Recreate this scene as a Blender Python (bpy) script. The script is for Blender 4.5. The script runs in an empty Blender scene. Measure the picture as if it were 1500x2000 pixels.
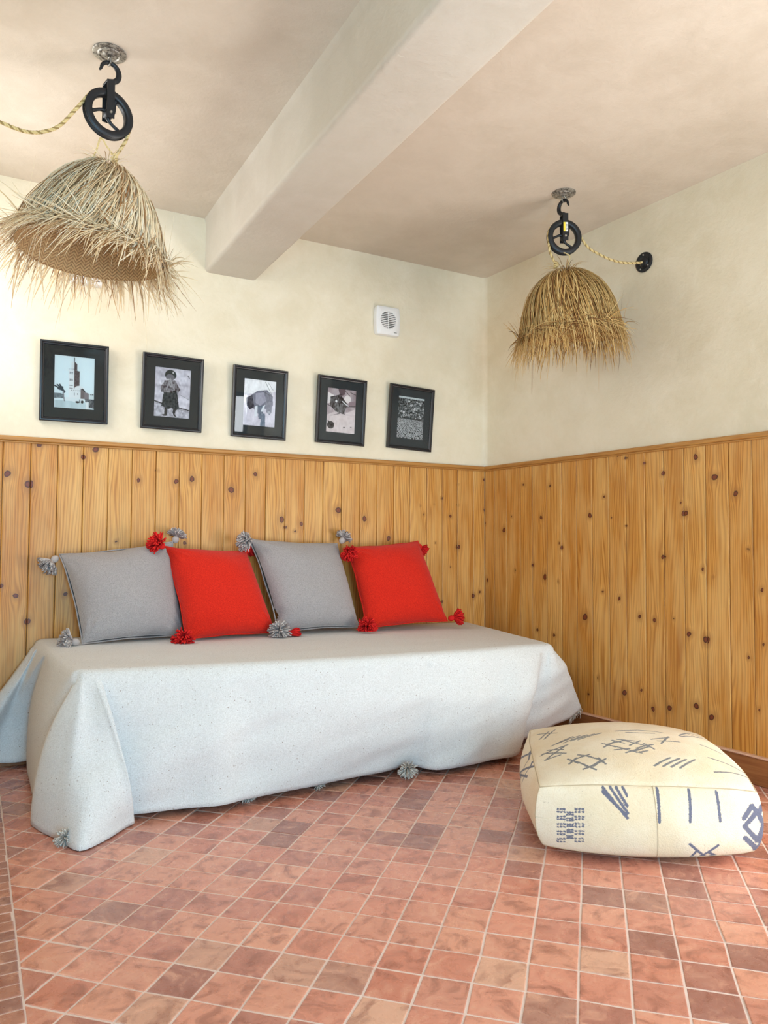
import bpy, math, random
import numpy as np
from mathutils import Vector, Matrix, noise as mnoise
# ---------------------------------------------------------------- camera, world, light, exposure
SC = bpy.context.scene
COL = SC.collection
SC.view_settings.view_transform = 'Standard'
SC.view_settings.look = 'None'
SC.view_settings.gamma = 1.0
SC.view_settings.use_curve_mapping = False
SC.view_settings.exposure = 0.28
SC.cycles.use_denoising = True
SC.cycles.max_bounces = 9
SC.cycles.diffuse_bounces = 6
SC.cycles.sample_clamp_indirect = 8.0

CP = Vector((-2.8352, -3.8404, 1.0117))
PIT, ROL, YAW = [math.radians(a) for a in (2.366, 0.293, 28.77)]
fw = Vector((math.sin(YAW)*math.cos(PIT), math.cos(YAW)*math.cos(PIT), math.sin(PIT)))
rt = Vector((math.cos(YAW), -math.sin(YAW), 0)); up = rt.cross(fw)
r2 = rt*math.cos(ROL)+up*math.sin(ROL); u2 = up*math.cos(ROL)-rt*math.sin(ROL)
cam = bpy.data.cameras.new('camera'); cam.sensor_fit = 'VERTICAL'; cam.sensor_height = 36.0
cam.lens = 1469.26*36.0/2000.0; cam.clip_start = 0.02
camo = bpy.data.objects.new('camera', cam); COL.objects.link(camo)
camo.matrix_world = Matrix((( r2.x, u2.x, -fw.x, CP.x), (r2.y, u2.y, -fw.y, CP.y), (r2.z, u2.z, -fw.z, CP.z), (0,0,0,1)))
SC.camera = camo

W = bpy.data.worlds.new('sky'); SC.world = W; W.use_nodes = True
W.node_tree.nodes['Background'].inputs[0].default_value = (0.80, 0.90, 1.0, 1)
W.node_tree.nodes['Background'].inputs[1].default_value = 1.0

def area(name, loc, aim, sx, sy, power, col, spread=180):
    l = bpy.data.lights.new(name, 'AREA'); l.shape = 'RECTANGLE'; l.size = sx; l.size_y = sy
    l.energy = power; l.color = col; l.spread = math.radians(spread)
    o = bpy.data.objects.new(name, l); COL.objects.link(o); o.location = loc
    d = (Vector(aim)-Vector(loc)).normalized(); o.rotation_euler = d.to_track_quat('-Z', 'Y').to_euler()
    return o
# daylight entering by the glazed door in the rear wall (cool), an added low opening on the right standing in for floor-bounced sun (warm),
# the rear window on the right and the high window on the left
area('rear_door_daylight', (-2.625, -5.42, 1.1), (-2.30, 0, 0.9), 0.72, 2.1, 112, (0.38, 0.76, 1.05))
area('rear_window_daylight', (-0.09, -5.42, 1.52), (-1.4, 0, 1.3), 0.52, 1.5, 32, (0.92, 0.96, 1.0))
area('side_bounce_light', (0.34, -3.02, 0.60), (-1.0, -2.2, 2.1), 1.3, 0.95, 62, (1.0, 0.96, 0.90))
area('left_window_daylight', (-3.18, -0.56, 2.15), (-2.3, -0.70, 1.8), 0.78, 0.75, 13, (1.0, 0.98, 0.95))

# ---------------------------------------------------------------- helpers
rng = np.random.default_rng(7); random.seed(7)
RWA = math.radians(3.952)
RD = Vector((math.sin(RWA), -math.cos(RWA), 0))       # along the right wall, away from the corner
RN = Vector((-math.cos(RWA), -math.sin(RWA), 0))      # into the room from the right wall
H = 2.70; RAIL = 1.4935

def link(name, me, mat=None, parent=None, smooth=True):
    if mat is not None:
        for m in (mat if isinstance(mat, (list, tuple)) else [mat]): me.materials.append(m)
    if smooth and len(me.polygons): me.polygons.foreach_set('use_smooth', [True]*len(me.polygons))
    o = bpy.data.objects.new(name, me); COL.objects.link(o)
    if parent: o.parent = parent
    return o
def mk(name, V, F, mat=None, parent=None, smooth=True, attrs=None, mats=None, org=None):
    me = bpy.data.meshes.new(name)
    V = [tuple(map(float, v)) for v in V]
    me.from_pydata(V, [], [tuple(int(i) for i in f) for f in F]); 
    if mats is not None: me.polygons.foreach_set('material_index', list(mats))
    if attrs:
        for k, a in attrs.items():
            a = np.asarray(a, np.float32)
            if a.ndim == 1:
                at = me.attributes.new(k, 'FLOAT', 'POINT'); at.data.foreach_set('value', a)
            else:
                at = me.attributes.new(k, 'FLOAT_COLOR', 'POINT')
                c = np.ones((len(a), 4), np.float32); c[:, :3] = a; at.data.foreach_set('color', c.ravel())
    me.update()
    return link(name, me, mat, parent, smooth)
class MB:
    """collects shapes into one mesh"""
    def __init__(s): s.V = []; s.F = []; s.A = []
    def add(s, V, F, a=0.0):
        n = len(s.V); s.V += [tuple(v) for v in V]; s.F += [tuple(i+n for i in f) for f in F]; s.A += [a]*len(V)
    def box(s, lo, hi, bev=0.0, M=None, a=0.0):
        x0, y0, z0 = lo; x1, y1, z1 = hi; b = bev
        if b <= 0:
            V = [(x, y, z) for x in (x0, x1) for y in (y0, y1) for z in (z0, z1)]
            F = [(0,1,3,2),(4,6,7,5),(0,4,5,1),(2,3,7,6),(0,2,6,4),(1,5,7,3)]
        else:
            V = []; F = []
            idx = {}
            for i, x in enumerate((x0, x1)):
                for j, y in enumerate((y0, y1)):
                    for k, z in enumerate((z0, z1)):
                        sx, sy, sz = (1, -1)[i], (1, -1)[j], (1, -1)[k]
                        idx[i,j,k,0] = len(V); V.append((x, y+sy*b, z+sz*b))
                        idx[i,j,k,1] = len(V); V.append((x+sx*b, y, z+sz*b))
                        idx[i,j,k,2] = len(V); V.append((x+sx*b, y+sy*b, z))
            for i in (0,1):
                q = [idx[i,0,0,0], idx[i,1,0,0], idx[i,1,1,0], idx[i,0,1,0]]; F.append(q if i else q[::-1])
                q = [idx[0,i,0,1], idx[0,i,1,1], idx[1,i,1,1], idx[1,i,0,1]]; F.append(q if i else q[::-1])
                q = [idx[0,0,i,2], idx[1,0,i,2], idx[1,1,i,2], idx[0,1,i,2]]; F.append(q if i else q[::-1])
                for j in (0,1):
                    F.append([idx[i,j,0,0], idx[i,j,1,0], idx[i,j,1,1], idx[i,j,0,1]])
                    F.append([idx[i,0,j,0], idx[i,1,j,0], idx[i,1,j,2], idx[i,0,j,2]])
                    F.append([idx[0,i,j,1], idx[1,i,j,1], idx[1,i,j,2], idx[0,i,j,2]])
                    for k in (0,1): F.append([idx[i,j,k,0], idx[i,j,k,1], idx[i,j,k,2]])
        if M is not None: V = [M @ Vector(v) for v in V]
        s.add(V, F, a)
    def tube(s, P, R, n=8, cap=True, a=0.0, closed=False, flat=1.0, side=None):
        P = [Vector(p) for p in P]; m = len(P)
        if not hasattr(R, '__len__'): R = [R]*m
        V = []; F = []
        t0 = (P[1]-P[0]).normalized()
        ref = Vector(side) if side is not None else (Vector((0,0,1)) if abs(t0.z) < .9 else Vector((1,0,0)))
        nrm = (ref - t0*ref.dot(t0)).normalized()
        for i in range(m):
            if closed: t = (P[(i+1)%m]-P[i-1]).normalized()
            else: t = (P[min(i+1,m-1)]-P[max(i-1,0)]).normalized()
            nrm = (nrm - t*nrm.dot(t)).normalized(); b = t.cross(nrm)
            for k in range(n):
                an = 2*math.pi*k/n
                V.append(P[i]+nrm*(math.cos(an)*R[i]*flat)+b*(math.sin(an)*R[i]))
        for i in range(m-1 if not closed else m):
            j = (i+1) % m
            for k in range(n): F.append((i*n+k, i*n+(k+1)%n, j*n+(k+1)%n, j*n+k))
        if cap and not closed:
            F.append(tuple(range(n))[::-1]); F.append(tuple((m-1)*n+k for k in range(n)))
        s.add(V, F, a)
    def lathe(s, prof, n=32, M=None, a=0.0, close=False):
        V = []; F = []
        for (r, z) in prof:
            for k in range(n):
                an = 2*math.pi*k/n; V.append(Vector((r*math.cos(an), r*math.sin(an), z)))
        m = len(prof)
        for i in range(m if close else m-1):
            j = (i+1) % m
            for k in range(n): F.append((i*n+k, i*n+(k+1)%n, j*n+(k+1)%n, j*n+k))
        if M is not None: V = [M @ v for v in V]
        s.add(V, F, a)
    def build(s, name, mat=None, parent=None, smooth=True, attr=None):
        return mk(name, s.V, s.F, mat, parent, smooth, {attr: s.A} if attr else None)
def sharp(o, deg=35):
    m = o.modifiers.new('edges', 'EDGE_SPLIT'); m.split_angle = math.radians(deg); return o
def tag(o, label=None, cat=None, group=None, kind=None):
    if label: o['label'] = label
    if cat: o['category'] = cat
    if group: o['group'] = group
    if kind: o['kind'] = kind
    return o
def empty(name, loc, label=None, cat=None, group=None):
    o = bpy.data.objects.new(name, None); COL.objects.link(o); o.location = loc; o.empty_display_size = .05
    bpy.context.view_layer.update()
    return tag(o, label, cat, group)
def attach(o, root):
    """parent a mesh written in world coordinates under an Empty that has a location"""
    o.parent = root; o.matrix_parent_inverse = Matrix.Translation(-Vector(root.location)); return o

# ---------------------------------------------------------------- materials
class NT:
    def __init__(s, name):
        s.m = bpy.data.materials.new(name); s.m.use_nodes = True; s.t = s.m.node_tree
        s.b = s.t.nodes['Principled BSDF']; s.out = s.t.nodes['Material Output']
    def n(s, typ, **kw):
        nd = s.t.nodes.new('ShaderNode'+typ)
        for k, v in kw.items():
            if k.startswith('i_'):
                key = k[2:]; key = int(key) if key.isdigit() else key.replace('_', ' ')
                if isinstance(v, bpy.types.NodeSocket): s.t.links.new(v, nd.inputs[key])
                else: nd.inputs[key].default_value = v
            else: setattr(nd, k, v)
        return nd
    def l(s, a, b): s.t.links.new(a, b)
    def math(s, op, a, b=None, c=None):
        nd = s.t.nodes.new('ShaderNodeMath'); nd.operation = op
        for i, v in enumerate((a, b, c)):
            if v is None: continue
            if isinstance(v, bpy.types.NodeSocket): s.l(v, nd.inputs[i])
            else: nd.inputs[i].default_value = v
        return nd.outputs[0]
    def mix(s, f, a, b, mode='MIX'):
        nd = s.t.nodes.new('ShaderNodeMix'); nd.data_type = 'RGBA'; nd.blend_type = mode
        for sock, v in ((nd.inputs[0], f), (nd.inputs[6], a), (nd.inputs[7], b)):
            if isinstance(v, bpy.types.NodeSocket): s.l(v, sock)
            else: sock.default_value = v if not isinstance(v, tuple) else (*v[:3], 1)
        return nd.outputs[2]
    def ramp(s, f, stops, interp='LINEAR'):
        nd = s.t.nodes.new('ShaderNodeValToRGB'); s.l(f, nd.inputs[0]); cr = nd.color_ramp; cr.interpolation = interp
        while len(cr.elements) < len(stops): cr.elements.new(0.5)
        for e, (p, c) in zip(cr.elements, stops):
            e.position = p; e.color = (c, c, c, 1) if not isinstance(c, tuple) else (*c, 1)
        return nd.outputs[0]
    def co(s, kind='Object'): return s.n('TexCoord').outputs[kind]
    def noise(s, vec, scale, detail=3, rough=.55, dist=0.0):
        nd = s.n('TexNoise', i_Scale=scale, i_Detail=detail, i_Roughness=rough, i_Distortion=dist); s.l(vec, nd.inputs['Vector'])
        return nd.outputs['Fac']
    def map(s, vec, scale=(1,1,1), rot=(0,0,0), loc=(0,0,0)):
        nd = s.n('Mapping'); s.l(vec, nd.inputs[0]); nd.inputs['Scale'].default_value = scale
        nd.inputs['Rotation'].default_value = rot; nd.inputs['Location'].default_value = loc; return nd.outputs[0]
    def attr(s, name): return s.n('Attribute', attribute_name=name)
    def bump(s, h, strength=.3, dist=.01):
        nd = s.n('Bump'); nd.inputs['Strength'].default_value = strength; nd.inputs['Distance'].default_value = dist
        s.l(h, nd.inputs['Height']); s.l(nd.outputs[0], s.b.inputs['Normal']); return nd
    def set(s, color=None, rough=None, metal=None, spec=None, sheen=None):
        b = s.b.inputs
        for k, v in (('Base Color', color), ('Roughness', rough), ('Metallic', metal), ('Specular IOR Level', spec), ('Sheen Weight', sheen)):
            if v is None: continue
            if isinstance(v, bpy.types.NodeSocket): s.l(v, b[k])
            elif isinstance(v, tuple): b[k].default_value = (*v[:3], 1)
            else: b[k].default_value = v
        return s.m

def plaster(name, a, b, c, bumpk=.25):
    N = NT(name); o = N.co()
    f1 = N.noise(o, 1.7, 5, .6, .4); f2 = N.noise(o, 6, 7, .72, .35); f3 = N.noise(o, 38, 5, .6, .5)
    c1 = N.mix(N.ramp(f1, [(.38, 0.0), (.62, 1.0)]), a, b)
    c2 = N.mix(N.ramp(f2, [(.42, 0.0), (.72, .60)]), c1, c)
    c3 = N.mix(N.ramp(f3, [(.62, 0.0), (.8, .12)]), c2, (.40, .33, .22))
    h = N.math('ADD', N.math('MULTIPLY', f2, .7), N.math('MULTIPLY', f3, .3))
    N.bump(h, bumpk*1.7, .012)
    return N.set(c3, N.ramp(f2, [(.3, .42), (.7, .62)]), spec=.35)
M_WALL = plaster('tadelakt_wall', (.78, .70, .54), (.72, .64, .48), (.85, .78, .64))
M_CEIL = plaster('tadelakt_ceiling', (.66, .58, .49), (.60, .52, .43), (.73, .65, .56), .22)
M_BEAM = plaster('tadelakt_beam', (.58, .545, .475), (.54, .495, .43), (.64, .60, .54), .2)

def pine(name, hue=0.0):
    N = NT(name)
    gx = N.attr('gx').outputs['Fac']; tone = N.attr('tone').outputs['Fac']; kd = N.attr('kd').outputs['Fac']
    wz = N.attr('wz').outputs['Fac']
    cb = N.n('CombineXYZ'); N.l(N.math('ADD', N.math('MULTIPLY', gx, 1.0), N.math('MULTIPLY', tone, 37.0)), cb.inputs[0])
    N.l(N.math('MULTIPLY', tone, 91.0), cb.inputs[1]); N.l(wz, cb.inputs[2])
    v = cb.outputs[0]
    low = N.noise(N.map(v, (9, 1, .9)), 1.0, 2, .5)
    # growth rings: bands across the board, bent by a slow noise so they form cathedral arches
    ph = N.math('ADD', N.math('MULTIPLY', gx, 470.0), N.math('MULTIPLY', low, 60.0))
    ring = N.math('MULTIPLY', N.math('ADD', N.math('SINE', ph), 1.0), .5)
    ring = N.math('POWER', ring, 2.2)
    fib = N.noise(N.map(v, (420, 1, 5)), 1.0, 4, .6)
    blot = N.noise(N.map(v, (14, 1, 2.2)), 1.0, 3, .6)
    base = N.mix(tone, (.72, .385, .095), (.56, .232, .034))
    base = N.mix(N.math('MULTIPLY', ring, .78), base, (.36, .125, .016))
    base = N.mix(N.ramp(fib, [(.42, 0.0), (.70, .62)]), base, (.31, .11, .018))
    base = N.mix(N.ramp(blot, [(.35, .40), (.6, 0.0)]), base, (.80, .52, .20))
    halo = N.ramp(N.math('MULTIPLY', kd, .2), [(.18, .62), (.62, 0.0)])
    base = N.mix(halo, base, (.34, .15, .035))
    kin = N.ramp(N.math('MULTIPLY', kd, .2), [(.0, (.12, .025, .008)), (.10, (.20, .045, .014)), (.165, (.10, .022, .008)), (.195, (.03, .010, .005)), (.215, (.03, .010, .005))])
    km = N.ramp(N.math('MULTIPLY', kd, .2), [(.19, 1.0), (.225, 0.0)])
    base = N.mix(km, base, kin)
    ed = N.attr('edge').outputs['Fac']
    base = N.mix(N.math('MULTIPLY', ed, .75), base, (.10, .035, .01))
    N.bump(N.math('ADD', N.math('MULTIPLY', ring, .4), fib), .12, .002)
    return N.set(base, .42, spec=.4)
M_PINE = pine('honey_pine_boards')
def plainwood(name, a, b, rot=(0,0,0), sc=(2, 60, 60), rough=.45):
    N = NT(name); v = N.map(N.co(), sc, rot); f = N.noise(v, 1.0, 4, .6)
    return N.set(N.mix(N.ramp(f, [(.35, 0.0), (.65, 1.0)]), a, b), rough, spec=.4)
M_RAILX = plainwood('pine_rail_back', (.50, .25, .065), (.36, .15, .03), sc=(3, 80, 120))
M_RAILY = plainwood('pine_rail_side', (.50, .25, .065), (.36, .15, .03), sc=(80, 3, 120))
M_SKIRT = plainwood('stained_skirting', (.33, .135, .045), (.24, .085, .028), sc=(60, 2.5, 70), rough=.4)
M_SKTOP = plainwood('pale_skirting_top', (.66, .42, .30), (.58, .34, .23), sc=(60, 2.5, 70), rough=.4)

def mtile(name, stops):
    N = NT(name); o = N.co(); tone = N.attr('tone').outputs['Fac']; t2 = N.attr('tone2').outputs['Fac']
    base = N.ramp(tone, stops)
    off = N.n('CombineXYZ'); N.l(N.math('MULTIPLY', tone, 63.0), off.inputs[0]); N.l(N.math('MULTIPLY', t2, 41.0), off.inputs[1])
    va = N.n('VectorMath', operation='ADD'); N.l(o, va.inputs[0]); N.l(off.outputs[0], va.inputs[1]); v = va.outputs[0]
    f1 = N.noise(v, 13, 5, .6, 1.2); f2 = N.noise(v, 34, 5, .65, .6); f3 = N.noise(v, 120, 3, .6)
    c = N.mix(N.ramp(f1, [(.50, 0.0), (.66, .62)]), base, (.25, .09, .065))
    c = N.mix(N.ramp(f1, [(.30, .55), (.46, 0.0)]), c, (.74, .40, .28))
    c = N.mix(N.ramp(f2, [(.60, 0.0), (.78, .45)]), c, (.56, .33, .25))
    c = N.mix(N.ramp(f3, [(.70, 0.0), (.76, .6)]), c, (.80, .62, .52))
    N.bump(N.math('ADD', N.math('MULTIPLY', f1, .8), N.math('MULTIPLY', f2, .3)), .30, .006)
    return N.set(c, N.ramp(f2, [(.3, .20), (.7, .40)]), spec=.7)
M_TILE = mtile('terracotta_tile', [(0, (.54, .20, .135)), (.25, (.64, .27, .19)), (.5, (.68, .32, .22)), (.72, (.54, .22, .16)), (.88, (.34, .15, .12)), (1, (.70, .40, .28))])
M_BRICK = mtile('terracotta_strip', [(0, (.36, .16, .12)), (.5, (.44, .20, .14)), (1, (.28, .14, .12))])
def grout():
    N = NT('pale_grout'); f = N.noise(N.co(), 40, 3)
    return N.set(N.mix(f, (.66, .50, .44), (.76, .62, .56)), .7)
M_GROUT = grout()

def cloth(name, a, b, speck, sc=420, spk=.0, sheen=.15):
    N = NT(name); o = N.co()
    w1 = N.n('TexWave', wave_type='BANDS', bands_direction='X', i_Scale=sc/4.4, i_Distortion=.8, i_Detail=1.0); N.l(o, w1.inputs[0])
    w2 = N.n('TexWave', wave_type='BANDS', bands_direction='Z', i_Scale=sc/4.4, i_Distortion=.8, i_Detail=1.0); N.l(o, w2.inputs[0])
    f = N.noise(o, 260, 3, .6); g = N.noise(o, 6, 4, .6); s = N.noise(o, 150, 2, .5)
    c = N.mix(N.ramp(f, [(.35, 0.0), (.65, 1.0)]), a, b)
    c = N.mix(N.ramp(g, [(.4, 0.0), (.7, .25)]), c, b)
    c = N.mix(N.ramp(s, [(.70, 0.0), (.73, spk)]), c, speck)
    h = N.math('ADD', N.math('MULTIPLY', N.math('ADD', w1.outputs['Fac'], w2.outputs['Fac']), .22), f)
    N.bump(h, .5, .0025)
    return N.set(c, .9, spec=.12, sheen=sheen)
M_THROW = cloth('undyed_wool', (.72, .74, .75), (.57, .58, .58), (.20, .14, .10), spk=.85)
M_GREY = cloth('grey_wool', (.40, .375, .375), (.29, .27, .275), (.16, .14, .14), spk=.7)
M_RED = cloth('red_wool', (.72, .030, .012), (.50, .014, .008), (.42, .01, .01), spk=.3, sheen=.08)
def yarn(name, a, b):
    N = NT(name); t = N.attr('tone').outputs['Fac']
    return N.set(N.mix(t, a, b), .9, spec=.1)
M_YGREY = yarn('grey_yarn', (.60, .55, .53), (.22, .19, .19))
M_YRED = yarn('red_yarn', (.80, .03, .025), (.36, .008, .012))
M_YWHITE = yarn('undyed_yarn', (.74, .70, .64), (.34, .30, .26))

# ---------------------------------------------------------------- room shell
Y1 = -5.30; XL = -3.05
def panel_wall(name, P, ud, nd, L, holes, mat, thick=.22, z1=H, lead=None):
    """wall face starting at P running along ud for L metres, thickness away from nd, with rectangular holes (u0,u1,z0,z1)"""
    us = sorted({0, L, *[h[0] for h in holes], *[h[1] for h in holes]}); zs = sorted({0, z1, *[h[2] for h in holes], *[h[3] for h in holes]})
    P = Vector(P); ud = Vector(ud); nd = Vector(nd); mb = MB()
    inh = lambda a, b, c, d: any(h[0] <= a and b <= h[1] and h[2] <= c and d <= h[3] for h in holes)
    pt = lambda u, z, k: P+ud*u+Vector((0,0,z))-nd*(thick*k)
    for a, b in zip(us, us[1:]):
        for c, d in zip(zs, zs[1:]):
            if inh(a, b, c, d): continue
            mb.add([pt(a,c,0), pt(b,c,0), pt(b,d,0), pt(a,d,0), pt(a,c,1), pt(b,c,1), pt(b,d,1), pt(a,d,1)], [(0,1,2,3), (7,6,5,4)])
    for (a, b, c, d) in holes:
        for q in ([(a,c),(b,c)], [(b,c),(b,d)], [(b,d),(a,d)], [(a,d),(a,c)]):
            (u0,z0),(u1,z1_) = q; mb.add([pt(u0,z0,0), pt(u1,z1_,0), pt(u1,z1_,1), pt(u0,z0,1)], [(0,1,2,3)])
    for q in ([(0,0),(L,0)], [(L,0),(L,z1)], [(L,z1),(0,z1)], [(0,z1),(0,0)]):
        (u0,z0),(u1,z1_) = q; mb.add([pt(u0,z0,0), pt(u1,z1_,0), pt(u1,z1_,1), pt(u0,z0,1)], [(0,1,2,3)])
    return tag(mb.build(name, mat, smooth=False), kind='structure')

# back wall with its softly rounded plaster corner
R0 = .035
def back_wall():
    # tangent points on both walls, arc between
    ang = math.pi/2 + RWA                      # interior angle between the walls is 90+RWA degrees
    tl = R0/math.tan(ang/2)
    c = Vector((-tl, -R0, 0))
    pts = [(XL, 0.0)]
    n = 10
    for i in range(n+1):
        a = math.pi/2 - (math.pi-ang)*i/n
        pts.append((c.x+R0*math.cos(a), c.y+R0*math.sin(a)))
    q = Vector((0,0,0))+RD*.12
    pts.append((q.x, q.y))
    V = []; F = []
    for (x, y) in pts: V += [(x, y, 0), (x, y, H)]
    for i in range(len(pts)-1): F.append((2*i, 2*i+2, 2*i+3, 2*i+1)[::-1])
    # thickness behind
    n0 = len(V); V += [(XL, .2, 0), (XL, .2, H), (.25, .2, 0), (.25, .2, H)]
    F += [(n0, n0+2, n0+3, n0+1)]
    return tag(mk('wall_back', V, F, M_WALL), kind='structure')
wall_back = back_wall()
wall_right = panel_wall('wall_right', RD*.12, RD, RN, 5.25, [(2.28, 3.55, .06, 1.2)], M_WALL)
wall_left = panel_wall('wall_left', (XL, 0, 0), (0,-1,0), (1,0,0), 5.30, [(.14, .98, 1.75, 2.55)], M_WALL)
wall_rear = panel_wall('wall_rear', (XL, Y1, 0), (1,0,0), (0,1,0), 3.45, [(.05, .80, .0, 2.15), (2.69, 3.23, .75, 2.3)], M_WALL)
XR = (RD*5.37).x
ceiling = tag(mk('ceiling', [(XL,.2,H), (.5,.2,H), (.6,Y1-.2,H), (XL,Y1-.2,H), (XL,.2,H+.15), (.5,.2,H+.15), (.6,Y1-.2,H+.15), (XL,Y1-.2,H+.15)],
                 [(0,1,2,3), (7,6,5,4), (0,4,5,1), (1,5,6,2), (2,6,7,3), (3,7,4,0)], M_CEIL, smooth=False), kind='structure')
def beam():
    x0, x1, z0, r = -1.795, -1.518, 2.420, .022
    prof = [(x0-.012, H+.01), (x0-.004, H-.012), (x0, H-.04)]
    for i in range(7):
        a = math.pi + math.pi/2*i/6; prof.append((x0+r+r*math.cos(a), z0+r+r*math.sin(a)))
    for i in range(7):
        a = 1.5*math.pi + math.pi/2*i/6; prof.append((x1-r+r*math.cos(a), z0+r+r*math.sin(a)))
    prof += [(x1, H-.04), (x1+.004, H-.012), (x1+.012, H+.01)]
    V = []; F = []; ys = np.linspace(0.01, Y1, 60); m = len(prof)
    for j, y in enumerate(ys):
        for k, (x, z) in enumerate(prof):
            w = .006*mnoise.noise(Vector((x*2, y*1.7, z*2)))
            sk = -.012*(-y/2.3)
            V.append((x+w+sk, y, z+w*.6 if z < H-.02 else z))
    for j in range(len(ys)-1):
        for k in range(m-1): F.append((j*m+k, j*m+k+1, (j+1)*m+k+1, (j+1)*m+k))
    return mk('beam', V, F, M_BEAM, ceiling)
beam()

# terracotta floor: square tiles laid on the diagonal
def clip(poly, n, c):
    out = []
    for i in range(len(poly)):
        p, q = poly[i-1], poly[i]; dp = p[0]*n[0]+p[1]*n[1]-c; dq = q[0]*n[0]+q[1]*n[1]-c
        if (dp <= 0) != (dq <= 0):
            t = dp/(dp-dq); out.append((p[0]+(q[0]-p[0])*t, p[1]+(q[1]-p[1])*t))
        if dq <= 0: out.append(q)
    return out
def paving(cells, planes):
    V = []; F = []; T = []; T2 = []
    for poly in cells:
        for n, c in planes: 
            poly = clip(poly, n, c)
            if len(poly) < 3: break
        if len(poly) < 3: continue
        ar = .5*sum(poly[i-1][0]*poly[i][1]-poly[i][0]*poly[i-1][1] for i in range(len(poly)))
        if abs(ar) < 2e-4: continue
        if ar < 0: poly = poly[::-1]
        cx = sum(p[0] for p in poly)/len(poly); cy = sum(p[1] for p in poly)/len(poly)
        t = rng.random(); t2 = rng.random(); m = len(poly); n0 = len(V)
        tx, ty = rng.normal(0, .0022, 2); dz = rng.normal(0, .0004)
        for ring, (sh, z) in enumerate(((0.0, -.0045), (.0007, -.0006), (.0035, 0.0))):
            for p in poly:
                dx, dy = cx-p[0], cy-p[1]; L = math.hypot(dx, dy)
                x = p[0]+dx/L*sh; y = p[1]+dy/L*sh
                V.append((x, y, z + (0 if ring == 0 else dz+(x-cx)*tx+(y-cy)*ty))); T.append(t); T2.append(t2)
        for r in (0, 1):
            for k in range(m):
                k2 = (k+1) % m; F.append((n0+r*m+k, n0+r*m+k2, n0+(r+1)*m+k2, n0+(r+1)*m+k))
        F.append(tuple(n0+2*m+k for k in range(m)))
    return V, F, T, T2
S = .117750; GA = math.radians(-44.278); GO = (-1.88426, -1.96794)
e1 = (math.cos(GA), math.sin(GA)); e2 = (-math.sin(GA), math.cos(GA)); XB = -2.706
cells = []
gaps = .0017
jit = {}
def node(i, j):
    if (i, j) not in jit: jit[i, j] = rng.normal(0, .0013, 2)
    a, b = jit[i, j]; u = i*S+a; v = j*S+b
    return (GO[0]+u*e1[0]+v*e2[0], GO[1]+u*e1[1]+v*e2[1])
for i in range(-36, 44):
    for j in range(-44, 40):
        P = [node(i, j), node(i+1, j), node(i+1, j+1), node(i, j+1)]
        cx = sum(p[0] for p in P)/4; cy = sum(p[1] for p in P)/4
        if cx < XB-.1 or cx > .5 or cy > .1 or cy < Y1-.1: continue
        g = gaps+abs(rng.normal(0, .0006))
        P = [(p[0]+(cx-p[0])*g*2/S*1.2, p[1]+(cy-p[1])*g*2/S*1.2) for p in P]
        cells.append(P)
rn = (-RN.x, -RN.y)
V, F, T, T2 = paving(cells, [((-1, 0), -(XB)), ((0, 1), -.004), (rn, -.004), ((0, -1), -Y1)])
nt = len(V); nf = len(F)
bc = []
y = -.02
while y > Y1:
    w = .0535*(1+rng.normal(0, .03)); d = rng.normal(0, .0012)
    bc.append([(XB-.004+d, y-w+.005), (XB-.004+d, y), (XB-.172+d, y), (XB-.172+d, y-w+.005)])
    bc.append([(XB-.177+d, y-w+.005), (XB-.177+d, y), (XL, y), (XL, y-w+.005)])
    y -= w
V2, F2, Ta, Tb = paving(bc, [])
F2 = [tuple(i+nt for i in f) for f in F2]
V += V2; F += F2; T += Ta; T2 += Tb
n0 = len(V); V += [(XL-.1, .1, -.0014), (.6, .1, -.0014), (.6, Y1-.2, -.0014), (XL-.1, Y1-.2, -.0014), (XL-.1, .1, -.12), (.6, .1, -.12), (.6, Y1-.2, -.12), (XL-.1, Y1-.2, -.12)]
F += [tuple(n0+k for k in q) for q in ((3,2,1,0), (4,5,6,7), (0,1,5,4), (1,2,6,5), (2,3,7,6), (3,0,4,7))]; T += [0]*8; T2 += [0]*8
floor = mk('floor', V, F, [M_TILE, M_BRICK, M_GROUT], smooth=False, attrs={'tone': T, 'tone2': T2}, mats=[0]*nf+[1]*len(F2)+[2]*6)
tag(floor, kind='structure')

# pine boarding -------------------------------------------------------------
KB = [(-2.695,1.319,0.0127),(-2.611,1.274,0.0121),(-2.565,1.459,0.0101),(-2.376,1.414,0.0088),(-2.318,1.454,0.0134),(-2.116,1.315,0.0091),(-1.933,1.317,0.0109),(-1.853,1.333,0.0126),(-1.647,1.285,0.0145),(-1.517,1.374,0.0099),(-2.021,1.367,0.0039),(-2.215,1.012,0.0067),(-1.885,1.007,0.0094),(-2.707,0.809,0.0083),(-2.649,0.763,0.0112),(-2.593,0.644,0.0099),(-2.439,0.765,0.0087),(-1.365,1.136,0.0133),(-1.25,1.114,0.0093),(-1.288,1.074,0.0067),(-1.339,1.094,0.0067),(-1.028,1.195,0.0156),(-0.862,1.15,0.0132),(-0.705,1.039,0.0116),(-0.677,1.47,0.0063),(-0.488,1.236,0.0046),(-0.464,1.184,0.0055),(-0.391,1.247,0.0037),(-0.342,1.285,0.0047),(-0.273,1.178,0.0085),(-0.211,0.99,0.0104),(-0.382,1.015,0.0046),(-0.273,0.87,0.0047),(-0.054,0.711,0.0067),(-0.108,0.689,0.0095),(-0.341,0.66,0.0055),(-0.211,1.374,0.0038),(-0.211,1.247,0.0038),(-0.02,1.412,0.0087),(-0.017,1.221,0.0077)]
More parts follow.
